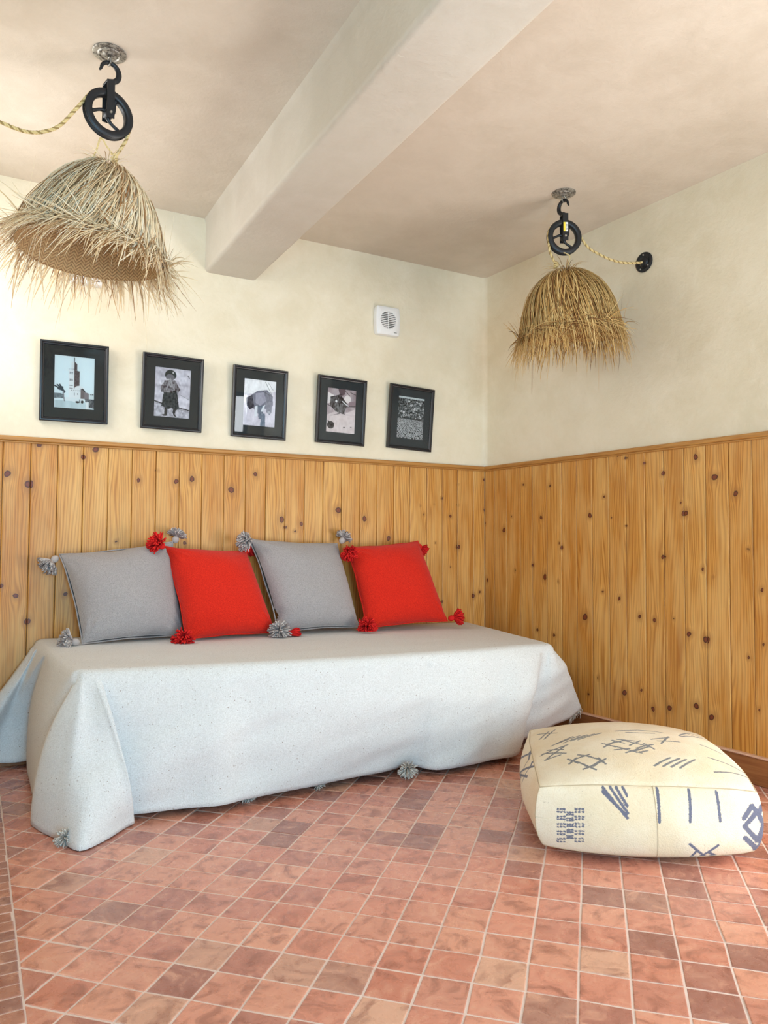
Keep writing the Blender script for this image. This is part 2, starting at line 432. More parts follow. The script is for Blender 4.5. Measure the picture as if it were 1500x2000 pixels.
KR = [(0.039,0.785,0.0086),(0.192,1.094,0.0118),(0.004,1.14,0.007),(0.26,1.174,0.0058),(0.289,0.853,0.0066),(0.443,0.889,0.0064),(0.363,1.359,0.0074),(0.507,1.162,0.0103),(0.579,1.34,0.007),(0.535,0.824,0.0125),(0.639,0.804,0.0054),(0.648,1.016,0.0054),(0.669,0.991,0.0076),(0.87,1.164,0.0118),(0.965,1.259,0.0065),(1.014,1.148,0.0043),(1.059,1.469,0.0085),(0.952,0.765,0.0065),(1.059,0.736,0.0077),(0.832,0.624,0.0147),(0.474,0.521,0.0079),(0.605,0.504,0.0084),(0.721,0.283,0.0104),(0.917,0.316,0.0057),(0.852,0.221,0.0065),(1.117,1.448,0.0063),(1.216,1.412,0.0054),(1.328,1.354,0.0089),(1.504,1.416,0.0107),(1.599,1.316,0.0139),(1.699,1.237,0.0102),(1.753,0.993,0.0067),(1.423,1.208,0.0058),(1.45,1.158,0.0101),(1.533,0.9,0.007),(1.585,0.866,0.0042),(1.319,0.952,0.0081),(1.06,0.737,0.0078),(1.184,0.656,0.0084),(1.269,0.646,0.0097),(1.375,0.663,0.0051),(1.458,0.599,0.0107),(1.542,0.583,0.0111),(1.749,0.529,0.0066),(1.813,0.821,0.0072),(1.815,0.592,0.0065),(1.791,0.314,0.0059),(1.088,0.268,0.0123),(1.19,0.297,0.0068),(1.256,0.218,0.0096),(1.349,0.24,0.0109),(1.492,0.276,0.0119),(1.569,0.24,0.0124),(1.11,1.104,0.0047)]
def boarding(name, org, ud, nd, joints, z0, z1, knots, parent):
    org = Vector(org); ud = Vector(ud); nd = Vector(nd)
    V = []; F = []; A = {k: [] for k in ('gx', 'tone', 'kd', 'wz', 'edge')}
    nz = int((z1-z0)/.0085)
    kn = list(knots)
    for bi, (a, b) in enumerate(zip(joints, joints[1:])):
        w = b-a; g = .0002+.0009*rng.random(); nx = 16
        us = np.concatenate([[a+g*.4, a+g*.5+.0006, a+g*.5+.0022], np.linspace(a+.007, b-.007, nx-6), [b-g*.5-.0022, b-g*.5-.0006, b-g*.4]])
        dep = np.array([-.012, -.0022, 0]+[0]*(nx-6)+[0, -.0022, -.012]); dep = dep+rng.normal(0, .0006)
        edg = np.array([1, .25, 0]+[0]*(nx-6)+[0, .25, 1.0])
        nx = len(us); zs = np.linspace(z0, z1, nz+1)
        U, Z = np.meshgrid(us, zs)
        kb = [k for k in kn if a-.012 < k[0] < b+.012 and z0-.02 < k[1] < z1+.02]
        # a few pin knots of its own
        kd = np.full(U.shape, 9.0); gx = U-a
        for (ku, kz, kr) in kb:
            ku = min(max(ku, a+.002), b-.002); el = 1.0+.35*((ku*97) % 1)
            d = np.sqrt(((U-ku)/kr)**2+((Z-kz)/(kr*el))**2)
            ka = np.arctan2(Z-kz, U-ku); d = d*(1+.10*np.sin(ka*2+ku*50)+.06*np.sin(ka*3+kz*70))
            kd = np.minimum(kd, d)
            q = np.exp(-(((U-ku)/(kr*2.3))**2+((Z-kz)/(kr*5.0))**2))
            gx = gx-(U-ku)*q*.92
        t = rng.random(); tn = .15+.7*t
        n0 = len(V)
        for jz in range(nz+1):
            for ix in range(nx):
                p = org+ud*U[jz, ix]+nd*(.016+dep[ix]); V.append((p.x, p.y, Z[jz, ix]))
        for jz in range(nz):
            for ix in range(nx-1):
                i0 = n0+jz*nx+ix; F.append((i0, i0+1, i0+nx+1, i0+nx))
        A['gx'].append(gx.ravel()); A['tone'].append(np.full(U.size, tn)); A['kd'].append(np.minimum(kd, 5).ravel())
        A['wz'].append(Z.ravel()); A['edge'].append(np.tile(edg, nz+1))
    return mk(name, V, F, M_PINE, parent, True, {k: np.concatenate(v) for k, v in A.items()})
xb = [-3.05, -2.942, -2.828, -2.715, -2.600, -2.485, -2.372, -2.259, -2.148, -2.032, -1.917, -1.802, -1.686, -1.570, -1.458, -1.347, -1.234, -1.122, -1.009, -.892, -.781, -.670, -.561, -.443, -.333, -.222, -.103, -.015]
ub = [-x for x in xb]
b1 = boarding('wood_panelling', (0,0,0), (1,0,0), (0,-1,0), xb, .0, RAIL-.022, KB, wall_back)
sr = [.015, .105, .217, .334, .436, .553, .665, .777, .884, .997, 1.106, 1.220, 1.328, 1.439, 1.552, 1.665, 1.776, 1.888, 2.0, 2.112, 2.224]
b2 = boarding('wood_panelling', (0,0,0), RD, RN, sr, .0, RAIL-.022, KR, wall_right)
for x0, x1 in ((XL, -.002),):
    mb = MB(); mb.box((x0, -.030, RAIL-.0215), (x1, .0, RAIL), .004); mb.box((x0, -.024, RAIL-.030), (x1, .0, RAIL-.0215), .002)
    sharp(mb.build('cap_rail', M_RAILX, wall_back))
def rbox(lo, hi, bev):       # box in right-wall coordinates (along, out, up)
    return lo, hi, bev
MR = Matrix((( RD.x, RN.x, 0, 0), (RD.y, RN.y, 0, 0), (0,0,1,0), (0,0,0,1)))
mb = MB(); mb.box((.002, 0, RAIL-.0215), (2.23, .030, RAIL), .004, MR); mb.box((.002, 0, RAIL-.030), (2.23, .024, RAIL-.0215), .002, MR)
sharp(mb.build('cap_rail', M_RAILY, wall_right))
mb = MB(); mb.box((.0, 0, .0), (2.23, .034, .1135), .003, MR); bbr = sharp(mb.build('baseboard_right', M_SKIRT)); tag(bbr, kind='structure')
mb = MB(); mb.box((.0, 0, .1135), (2.23, .040, .1225), .0035, MR); sharp(mb.build('moulding', M_SKTOP, bbr))
mb = MB(); mb.box((XL, -.034, 0), (-.03, 0, .1135), .003); bbb = sharp(mb.build('baseboard_back', M_SKIRT)); tag(bbb, kind='structure')
mb = MB(); mb.box((XL, -.040, .1135), (-.03, 0, .1225), .0035); sharp(mb.build('moulding', M_SKTOP, bbb))
# dark timber door and window frames behind the photographer
def frame_grid(name, P, ud, nd, a, b, c, d, cols, rows, mat, w=.055):
    P = Vector(P); ud = Vector(ud); nd = Vector(nd)
    M = Matrix(((ud.x, -nd.x, 0, P.x), (ud.y, -nd.y, 0, P.y), (0, 0, 1, 0), (0, 0, 0, 1)))
    mb = MB()
    mb.box((a, .04, c), (a+w, .09, d), .004, M); mb.box((b-w, .04, c), (b, .09, d), .004, M)
    mb.box((a+w, .04, c), (b-w, .09, c+w*1.3), .004, M); mb.box((a+w, .04, d-w), (b-w, .09, d), .004, M)
    for i in range(1, cols): x = a+(b-a)*i/cols; mb.box((x-.02, .045, c+w), (x+.02, .085, d-w), .003, M)
    for i in range(1, rows): z = c+(d-c)*i/rows; mb.box((a+w, .045, z-.025), (b-w, .085, z+.025), .003, M)
    return tag(sharp(mb.build(name, mat)), kind='structure')
N_ = NT('dark_green_paint'); M_DOOR = N_.set((.02, .03, .028), .4)
frame_grid('door_1', (XL, Y1, 0), (1,0,0), (0,1,0), .05, .80, .0, 2.15, 1, 4, M_DOOR, .07)
frame_grid('window_1', (XL, Y1, 0), (1,0,0), (0,1,0), 2.69, 3.23, .75, 2.3, 1, 3, M_DOOR)
frame_grid('added_window_2', RD*.12, RD, RN, 2.28, 3.55, .06, 1.2, 2, 1, M_DOOR)  # added low window, kept short to suit the stand-in bounce light
frame_grid('window_3', (XL, 0, 0), (0,-1,0), (1,0,0), .14, .98, 1.75, 2.55, 2, 1, M_DOOR)

# ---------------------------------------------------------------- daybed under the throw
M_TICK = cloth('mattress_ticking', (.60, .58, .54), (.5, .48, .45), (.3, .3, .3))
M_BASE = plainwood('bed_base_wood', (.30, .16, .07), (.2, .1, .04))
bed = empty('daybed', (-1.35, -.5, 0), 'low wooden daybed hidden beneath the pale wool throw, against the back wall', 'daybed')
def sheared(lo, hi, tops, bev=.02, n=6):
    pass
def quadbox(mb, q, z0, zt):
    """box over a quadrilateral footprint q (BL, BR, FR, FL), flat bottom z0 and per-corner top zt"""
    V = [(x, y, z0) for x, y in q]+[(x, y, z) for (x, y), z in zip(q, zt)]
    mb.add(V, [(3,2,1,0), (4,5,6,7), (0,1,5,4), (1,2,6,5), (2,3,7,6), (3,0,4,7)])
q = [(-2.53, -.07), (-.20, -.07), (-.38, -.93), (-2.46, -.86)]
mb = MB(); quadbox(mb, q, .30, [.535, .50, .50, .52]); o = mb.build('mattress', M_TICK, smooth=False); attach(o, bed)
bv = o.modifiers.new('b', 'BEVEL'); bv.width = .03; bv.segments = 3
q2 = [(-2.50, -.10), (-.24, -.10), (-.42, -.88), (-2.44, -.82)]
mb = MB(); quadbox(mb, q2, .18, [.299]*4); attach(mb.build('bed_frame', M_BASE, smooth=False), bed)
for (x, y) in ((-2.45, -.16), (-.30, -.16), (-.47, -.83), (-2.39, -.77)):
    mb = MB(); mb.box((x-.03, y-.03, .002), (x+.03, y+.03, .18), .004); attach(mb.build('leg', M_BASE, smooth=False), bed)

# ---------------------------------------------------------------- woven throw
BL = Vector((-2.57, -.024, .565)); BR = Vector((-.13, -.024, .532)); FR = Vector((-.318, -1.005, .528)); FL = Vector((-2.505, -.925, .550))
NX, NY = 96, 34
def ease(a, r=.045, L=1.0):      # rounding drop near an edge, a = distance from the edge
    if a >= r: return 0.0
    k = 1-a/r; return r*.62*(1-math.sqrt(max(0, 1-k*k)))
us = np.concatenate([np.linspace(0, .02, 7)[:-1], np.linspace(.02, .98, NX-12), np.linspace(.98, 1, 7)[1:]])
vs = np.concatenate([np.linspace(0, .94, NY-7), np.linspace(.94, 1, 8)[1:]])
NX = len(us); NY = len(vs)
def top_xy(u, v):
    bk = BL.lerp(BR, u); fr = FL.lerp(FR, u)
    fr = fr+Vector((0, -.078*math.sin(math.pi*u)**.8, -.002))
    return bk.lerp(fr, v)
def top_pt(u, v):
    p = top_xy(u, v)
    if v > .0: p.x += 0
    dl = u*2.35; dr = (1-u)*2.3; df = (1-v)*1.0
    # rounded corners in plan
    def corner(ax, ay, r):
        if ax < r and ay < r:
            k = math.hypot(r-ax, r-ay)
            if k > 0:
                m = max(r-ax, r-ay)/k
                return (r-ax)*(1-m), (r-ay)*(1-m)
        return 0, 0
    cx, cy = corner(dl, df, .05); p.x += cx; p.y += cy
    cx, cy = corner(dr, df, .02); p.x -= cx; p.y += cy
    p.z -= ease(min(dl, 1)) if u < .5 else ease(dr)
    p.z -= ease(df, .05)
    w = mnoise.noise(Vector((p.x*3.1, p.y*9, 1.3)))*.0022 + mnoise.noise(Vector((p.x*1.2, p.y*26+p.x*2, 4)))*.0016
    p.z += w*min(1, min(df, dl, dr)/.1+.2) + .004*math.sin(math.pi*u)*math.sin(math.pi*v)
    return p
TV = []; vid = {}
for j, v in enumerate(vs):
    for i, u in enumerate(us): vid[i, j] = len(TV); TV.append(top_pt(u, v))
TF = [(vid[i, j], vid[i, j+1], vid[i+1, j+1], vid[i+1, j]) for j in range(NY-1) for i in range(NX-1)]
# boundary order: left edge back->front, front edge left->right, right edge front->back
bnd = [(0, j) for j in range(NY)]+[(i, NY-1) for i in range(1, NX)]+[(NX-1, j) for j in range(NY-2, -1, -1)]
bs = [vs[j] for j in range(NY)]+[1+us[i] for i in range(1, NX)]+[3-vs[j] for j in range(NY-2, -1, -1)]
bs = np.array(bs)
# key columns: (s along the boundary, hem point, mid point or None, drop profile)
KC = [
 (0.00, (-2.93, -.085, .045), (-2.74, -.07, .30)),
 (0.12, (-2.84, -.14, .035), (-2.69, -.115, .30)),
 (0.22, (-2.73, -.090, .035), (-2.65, -.07, .30)),
 (0.32, (-2.64, -.095, .030), (-2.625, -.085, .30)),
 (0.40, (-2.575, -.09, .030), (-2.575, -.10, .30)),
 (0.50, (-2.59, -.16, .030), (-2.585, -.17, .30)),
 (0.70, (-2.600, -.42, .022), (-2.592, -.42, .28)),
 (0.86, (-2.596, -.62, .020), (-2.585, -.62, .28)),
 (0.95, (-2.602, -.73, .020), (-2.575, -.72, .28)),
 (0.99, (-2.565, -.79, .012), (-2.550, -.80, .28)),
 (1.003, (-2.622, -.83, .006), (-2.588, -.875, .29)),
 (1.006, (-2.600, -.93, .004), (-2.566, -.940, .28)),
 (1.012, (-2.545, -1.06, .003), (-2.515, -1.01, .27)),
 (1.020, (-2.500, -1.175, .002), (-2.455, -1.03, .26)),
 (1.028, (-2.415, -1.125, .002), (-2.405, -1.045, .24)),
 (1.036, (-2.335, -1.040, .004), (-2.362, -1.045, .24)),
 (1.040, (-2.296, -1.010, .006), (-2.340, -1.050, .24)),
 (1.040, (-2.318, -.985, .010), (-2.362, -.995, .24)),
 (1.040, (-2.38, -.955, .014), (-2.40, -.968, .24)),
 (1.040, (-2.40, -.945, .016), (-2.42, -.955, .24)),
 (1.042, (-2.36, -.955, .020), (-2.36, -.970, .24)),
 (1.062, (-2.30, -.975, .024), (-2.31, -.984, .26)),
 (1.110, (-2.225, -1.000, .026), None),
 (1.160, (-2.121, -1.018, .028), None),
 (1.230, (-1.994, -1.045, .030), None),
 (1.285, (-1.883, -1.012, .030), None),
 (1.360, (-1.733, -1.003, .030), None),
 (1.430, (-1.577, -1.002, .030), None),
 (1.520, (-1.376, -.985, .032), None),
 (1.575, (-1.256, -.985, .034), None),
 (1.640, (-1.119, -.965, .034), None),
 (1.675, (-1.042, -1.045, .030), None),
 (1.760, (-.870, -1.060, .030), None),
 (1.830, (-.730, -1.045, .030), None),
 (1.890, (-.615, -1.045, .030), (-.60, -1.075, .29)),
 (1.935, (-.540, -1.00, .035), (-.50, -1.06, .29)),
 (1.965, (-.470, -.90, .045), (-.440, -.985, .29)),
 (1.985, (-.350, -.90, .070), (-.36, -1.01, .31)),
 (2.000, (-.235, -.885, .095), (-.285, -1.00, .33)),
 (2.004, (-.085, -.840, .105), (-.200, -.965, .34)),
 (2.008, (.012, -.815, .145), (-.155, -.93, .35)),
 (2.030, (.018, -.76, .12), (-.15, -.86, .33)),
 (2.080, (-.05, -.66, .06), (-.17, -.76, .30)),
 (2.200, (-.12, -.60, .03), (-.19, -.66, .30)),
 (2.500, (-.08, -.40, .03), (-.14, -.42, .30)),
 (3.000, (-.04, -.05, .03), (-.09, -.05, .30)),
]
cols = []     # (boundary index, hem, mid)
for a, b in zip(KC, KC[1:]):
    sa, sb = a[0], b[0]
    ia = int(np.argmin(abs(bs-sa))); ib = int(np.argmin(abs(bs-sb)))
    n = max(4, abs(ib-ia))
    for k in range(n):
        f = k/n; idx = int(round(ia+(ib-ia)*f)); cols.append((idx, a, b, f))
cols.append((len(bs)-1, KC[-1], KC[-1], 0.0))
def mids(K, e, h):
    if K[2] is not None: return Vector(K[2])
    return Vector((e.x*.45+h.x*.55, min(e.y, h.y)*.6+(e.y+h.y)*.2-.012, .28))
# smooth hem/mid with Catmull-Rom through key columns
def cat(P, i, f):
    p0, p1, p2, p3 = P[max(i-1, 0)], P[i], P[min(i+1, len(P)-1)], P[min(i+2, len(P)-1)]
    return .5*((2*p1)+(-p0+p2)*f+(2*p0-5*p1+4*p2-p3)*f*f+(-p0+3*p1-3*p2+p3)*f**3)
def bpt(idx): return Vector(TV[vid[bnd[idx]]])
HK = []; MK = []
for K in KC:
    e = bpt(int(np.argmin(abs(bs-K[0])))); h = Vector(K[1]); HK.append(h); MK.append(mids(K, e, h))
NR = 30
rows = []
ts = np.linspace(0, 1, NR+1)[1:]
ci = 0
for c in cols:
    a = c[1]; ai = next(i for i, K in enumerate(KC) if K is a)
    f = c[3]; hem = cat(HK, ai, f); mid = cat(MK, ai, f); e = bpt(c[0])
    col = []
    for t in ts:
        # quadratic through edge, mid (t=.5), hem
        q = e*(2*(t-.5)*(t-1))+mid*(4*t*(1-t))+hem*(2*t*(t-.5))
        # round the shoulder outwards
        out = Vector((mid.x-e.x, mid.y-e.y, 0)); L = out.length
        if L > 1e-4: out /= L
        q = q+out*(.012*math.exp(-t/.05)*(1-math.exp(-t/.02)))
        s = c[0]*.05
        q.x += .0016*mnoise.noise(q*4.1); 
        amp = .030*min(1, t*2.0)
        q.y += amp*mnoise.noise(Vector((q.x*1.8, q.z*3.2-q.x*1.6, 2.2)))+.0130*min(1, t*3)*mnoise.noise(Vector((q.x*3+q.z*2, q.z*15-q.x*4.2, 7.7)))
        q.y += -.010*math.exp(-((t-.93)/.07)**2)*max(0, mnoise.noise(Vector((q.x*5, 0, 3))))
        if ai < 6: q.y = min(q.y, -.052)
        if ai >= 33 or ai < 10: q.x += 0.006*t*mnoise.noise(Vector((q.y*6, q.z*3, 5)))
        q.z = max(q.z, .004)
        if 12 <= ai <= 15: q.y -= .018*math.sin(t*math.pi)**1.0
        col.append(q)
    rows.append((c[0], col))
base = len(TV)
for (idx, col) in rows: TV += col
for k in range(len(rows)-1):
    ia, ib = rows[k][0], rows[k+1][0]; a0 = base+k*NR; b0 = base+(k+1)*NR
    va, vb = vid[bnd[ia]], vid[bnd[ib]]
    if va == vb: TF.append((va, a0, b0))
    else: TF.append((va, a0, b0, vb))
    for r in range(NR-1): TF.append((a0+r, a0+r+1, b0+r+1, b0+r))
throw = empty('throw_blanket', (-1.35, -.5, .55), 'undyed off-white wool throw draped over the daybed to the floor', 'blanket')
cl = mk('cloth', TV, TF, M_THROW); attach(cl, throw)
so = cl.modifiers.new('thickness', 'SOLIDIFY'); so.thickness = .0035; so.offset = -1

def tassel(name, o, d, mat, parent, n=95, L=.062, spread=1.0, head=.014, seed=0, droop=.35, rad=.0023, ymax=None, zmin=None):
    """yarn pompom tassel: short wrapped neck and a flaring skirt of yarn; o = tip of the corner, d = direction it points"""
    r = np.random.default_rng(seed+11); o = Vector(o); d = Vector(d).normalized()
    a = Vector((0,0,1)) if abs(d.z) < .8 else Vector((1,0,0)); x = d.cross(a).normalized(); y = d.cross(x)
    mb = MB(); c = o+d*head*1.2
    prof = [(.001, -head*1.2)]+[(head*math.cos(t), head*1.15*math.sin(t)) for t in np.linspace(-1.2, 1.2, 7)]+[(head*.6, head*1.25)]
    M = Matrix.Translation(c) @ Matrix((( x.x, y.x, d.x, 0), (x.y, y.y, d.y, 0), (x.z, y.z, d.z, 0), (0,0,0,1)))
    mb.lathe(prof, 12, M, .42)
    for k in range(n):
        an = r.random()*2*math.pi; q = math.sqrt(r.random()); th = q*1.25*spread
        sd = (x*math.cos(an)+y*math.sin(an))
        dr = (d*math.cos(th)+sd*math.sin(th)).normalized()
        p = c+d*head*.9+sd*head*.55*q; l = L*(.8+.3*r.random())*(1-.12*q)
        P = [p]; v = dr.copy()
        for s in range(4):
            p = p+v*l/4
            if ymax is not None: p.y = min(p.y, ymax)
            if zmin is not None: p.z = max(p.z, zmin)
            P.append(p.copy())
            v = (v+Vector((0,0,-droop*.33))+Vector(r.normal(0, .10, 3))).normalized()
        mb.tube(P, [rad*.8, rad, rad, rad, rad*.85], 4, True, r.random())
    ob = mb.build(name, mat, None, True, 'tone')
    attach(ob, parent) if parent else None
    return ob
# tassels and yarn fringe of the throw peeping out at the hem
tassel('tassel', (-1.150, -.985, .052), (-.25, -.75, -.35), M_YWHITE, throw, n=120, L=.045, seed=3, spread=1.1, droop=.2)
tassel('tassel', (-2.530, -1.06, .030), (-.1, -.9, -.25), M_YWHITE, throw, n=120, L=.036, seed=4, spread=1.2, droop=.2)
tassel('tassel', (-1.87, -.93, .024), (.2, -.9, -.05), M_YWHITE, throw, n=50, L=.042, seed=6, spread=1.2, droop=.1)
tassel('tassel', (-1.58, -.935, .020), (.6, -.6, -.0), M_YWHITE, throw, n=40, L=.035, seed=8, spread=1.2, droop=.1)
mb = MB()
for k in range(34):
    f = k/33; p = Vector((-.085+.10*f, -.843+.022*f, .100+.045*f)); l = .016+.014*rng.random()
    if k == 31: l = .05
    P = [p, p+Vector((.004*rng.normal(), .003*rng.normal()-.002, -l*.5)), p+Vector((.006*rng.normal()+.003, .004*rng.normal(), -l))]
    mb.tube(P, [.0016, .0014, .0009], 4, True, rng.random())
attach(mb.build('fringe', M_YWHITE, None, True, 'tone'), throw)
# ---------------------------------------------------------------- cushions
def cushion(P, mat, ymat, label, T=.130, seed=0, tassels=(), piping=True, dents=()):
    TL, TR, BL_, BR_ = [Vector(p) for p in P]
    n = 44; us_ = np.sin(np.linspace(-1, 1, n+1)*math.pi/2*.93)/math.sin(math.pi/2*.93)
    nv = ((TR-TL)+(BR_-BL_)).cross((BL_-TL)+(BR_-TR)).normalized()     # towards the wall or the room
    if nv.y > 0: nv = -nv
    base_z = min(BL_.z, BR_.z)
    root = empty('cushion', ((BL_.x+BR_.x)/2, (BL_.y+BR_.y)/2, base_z), label, 'cushion')
    def flat(u, v):
        pu = .055*(1-v*v)**.8; pv = .050*(1-u*u)**.8          # sides curve in between pulled-out corners
        uu = u*(1-pu*abs(u)**3)*1.015; vv = v*(1-pv*abs(v)**3)*1.015
        a = (uu+1)/2; b = (vv+1)/2
        return (TL.lerp(TR, a)).lerp(BL_.lerp(BR_, a), b)
    def th(u, v):
        e = ((1-abs(u)**2.8)*(1-abs(v)**2.8)); k = max(e, 0)**.58
        return T*k*(1-.05*(u*u+v*v))
    V = []; F = []
    for side in (1, -1):
        for j, v in enumerate(us_):
            for i, u in enumerate(us_):
                p = flat(u, v); t = th(u, v)*(1.0 if side > 0 else .50)
                w = mnoise.noise(Vector((u*1.6+seed, v*1.6, seed*1.7)))*.010*(t/T)
                # creases radiating from the corners
                cr = 0
                for (cu, cv) in ((-1,-1), (1,-1), (-1,1), (1,1)):
                    du, dv = u-cu, v-cv; r_ = math.hypot(du, dv); an = math.atan2(dv, du)
                    cr += math.sin(an*15+seed*3+cu*2+cv)*math.exp(-((r_-.30)/.20)**2)*.0050
                for (cu, cv, k, s) in dents: t -= k*math.exp(-((u-cu)**2+(v-cv)**2)/s**2)
                V.append(p+nv*side*max(t+w+(cr if side > 0 else 0)*min(1, t/T*2), 0.0)+ (Vector((0,0,-.012))*(t/T)**1.5*(1 if v < .6 else 0)))
    m = n+1
    def vi(i, j, s): return j*m+i+(m*m if (s and 0 < i < n and 0 < j < n) else 0)
    for j in range(n):
        for i in range(n):
            F.append((vi(i, j, 0), vi(i, j+1, 0), vi(i+1, j+1, 0), vi(i+1, j, 0))); F.append((vi(i, j, 1), vi(i+1, j, 1), vi(i+1, j+1, 1), vi(i, j+1, 1)))
    used = sorted({k for f in F for k in f}); rm = {k: q for q, k in enumerate(used)}; V = [V[k] for k in used]; F = [tuple(rm[k] for k in f) for f in F]
    o = mk('cover', V, F, mat); attach(o, root)
    if piping:
        mb = MB(); per = []
        for k in range(41): per.append((-1+k*.05, -1))
        for k in range(1, 41): per.append((1, -1+k*.05))
        for k in range(1, 41): per.append((1-k*.05, 1))
        for k in range(1, 40): per.append((-1, 1-k*.05))
        PP = [flat(u, v)+nv*.004*math.sin(i*.37+seed) for i, (u, v) in enumerate(per)]
        cn = (TL+TR+BL_+BR_)/4
        PP = [p+(p-cn).normalized()*.0015 for p in PP]
        mb.tube(PP, .0036, 6, closed=True); o = mb.build('piping', mat); attach(o, root)
    for i, (pos, d, L, sp, sd) in enumerate(tassels):
        tassel('tassel', pos, d, ymat, root, n=165, L=L*.9, spread=sp, seed=seed*10+sd, head=.017, rad=.0036, ymax=-.024, zmin=.558)
    return root
c1 = [(-2.470, -.085, .948), (-1.968, -.100, 1.008), (-2.392, -.300, .566), (-1.935, -.235, .568)]
cushion(c1, M_GREY, M_YGREY, 'grey wool cushion with grey tassels, at the left end beside bare pine boards', seed=1, dents=((-.1,-.95,.022,.28),),
        tassels=[((-2.480, -.080, .944), (-.62, -.15, -.60), .068, .95, 1), ((-1.955, -.095, 1.005), (.25, .1, .75), .050, 1.0, 2),
                 ((-2.405, -.305, .572), (-.95, -.1, .12), .066, .95, 3), ((-1.93, -.21, .59), (.8, .4, -.1), .05, .8, 4)])
c2 = [(-2.012, -.150, .986), (-1.600, -.125, .962), (-1.950, -.345, .566), (-1.502, -.300, .566)]
cushion(c2, M_RED, M_YRED, 'red wool cushion overlapping the leftmost grey cushion, second from the left', seed=2, T=.128,
        tassels=[((-2.020, -.170, .982), (-.62, -.25, .42), .066, 1.0, 1), ((-1.594, -.10, .965), (.6, .5, .2), .045, .9, 2),
                 ((-1.958, -.360, .574), (-.45, -.80, -.12), .060, 1.15, 3), ((-1.490, -.335, .562), (.93, -.30, -.03), .075, .42, 4)])
c3 = [(-1.568, -.095, 1.026), (-1.069, -.085, 1.005), (-1.478, -.290, .566), (-1.012, -.245, .566)]
cushion(c3, M_GREY, M_YGREY, 'grey wool cushion between the two red ones, third from the left', seed=3, dents=((-.96,.62,.03,.10),),
        tassels=[((-1.572, -.130, 1.016), (-.62, -.35, -.02), .060, 1.0, 1), ((-1.045, -.085, 1.008), (.5, .2, .8), .050, 1.0, 2),
                 ((-1.490, -.330, .578), (-.35, -.85, .0), .062, 1.2, 3), ((-1.000, -.235, .585), (.7, .2, -.1), .05, .8, 4)])
c4 = [(-1.022, -.120, .985), (-.549, -.085, 1.021), (-.992, -.300, .562), (-.490, -.300, .580)]
cushion(c4, M_RED, M_YRED, 'red wool cushion at the right end, nearest the room corner', seed=4, T=.118,
        tassels=[((-1.030, -.150, .978), (-.25, -.75, -.40), .058, 1.05, 1), ((-.545, -.075, 1.005), (.72, .1, -.62), .052, .95, 2),
                 ((-1.000, -.325, .578), (-.45, -.80, .0), .060, 1.15, 3), ((-.482, -.305, .590), (.85, -.2, .12), .066, .75, 4)])

# ---------------------------------------------------------------- framed photographs
class Pic:
    def __init__(s, w, h, c): s.w, s.h = w, h; s.a = np.zeros((h, w, 3)); s.a[:] = c; s.Y, s.X = np.mgrid[0:h, 0:w]+.5; s.X = s.X/w; s.Y = s.Y/h
    def m(s, mask, c, k=1.0): s.a[mask] = s.a[mask]*(1-k)+np.array(c if hasattr(c, '__len__') else (c,)*3)*k
    def poly(s, P, c, k=1.0):
        ins = np.zeros(s.X.shape, bool)
        for i in range(len(P)):
            (x0, y0), (x1, y1) = P[i-1], P[i]
            if y0 == y1: continue
            cond = ((y0 > s.Y) != (y1 > s.Y)) & (s.X < (x1-x0)*(s.Y-y0)/(y1-y0)+x0); ins ^= cond
        s.m(ins, c, k)
    def ell(s, x, y, rx, ry, c, k=1.0): s.m(((s.X-x)/rx)**2+((s.Y-y)/ry)**2 < 1, c, k)
    def line(s, x0, y0, x1, y1, w, c, k=1.0):
        asp = s.h/s.w; dx, dy = x1-x0, (y1-y0)*asp; L = dx*dx+dy*dy+1e-9
        t = np.clip(((s.X-x0)*dx+(s.Y-y0)*asp*dy)/L, 0, 1); d = np.hypot(s.X-x0-t*dx, (s.Y-y0)*asp-t*dy); s.m(d < w, c, k)
    def noise(s, sc, amp, seed=0, mask=None, st=1.0):
        r = np.random.default_rng(seed); g = r.random((int(sc*st)+2, int(sc)+2))
        yy = s.Y*sc*st; xx = s.X*sc; i = yy.astype(int); j = xx.astype(int); fy = yy-i; fx = xx-j
        v = (g[i,j]*(1-fy)*(1-fx)+g[i+1,j]*fy*(1-fx)+g[i,j+1]*(1-fy)*fx+g[i+1,j+1]*fy*fx-.5)*2*amp
        if mask is None: mask = np.ones(s.X.shape, bool)
        s.a[mask] = np.clip(s.a[mask]+v[mask][:, None], .01, .95)
PW, PH = 96, 134
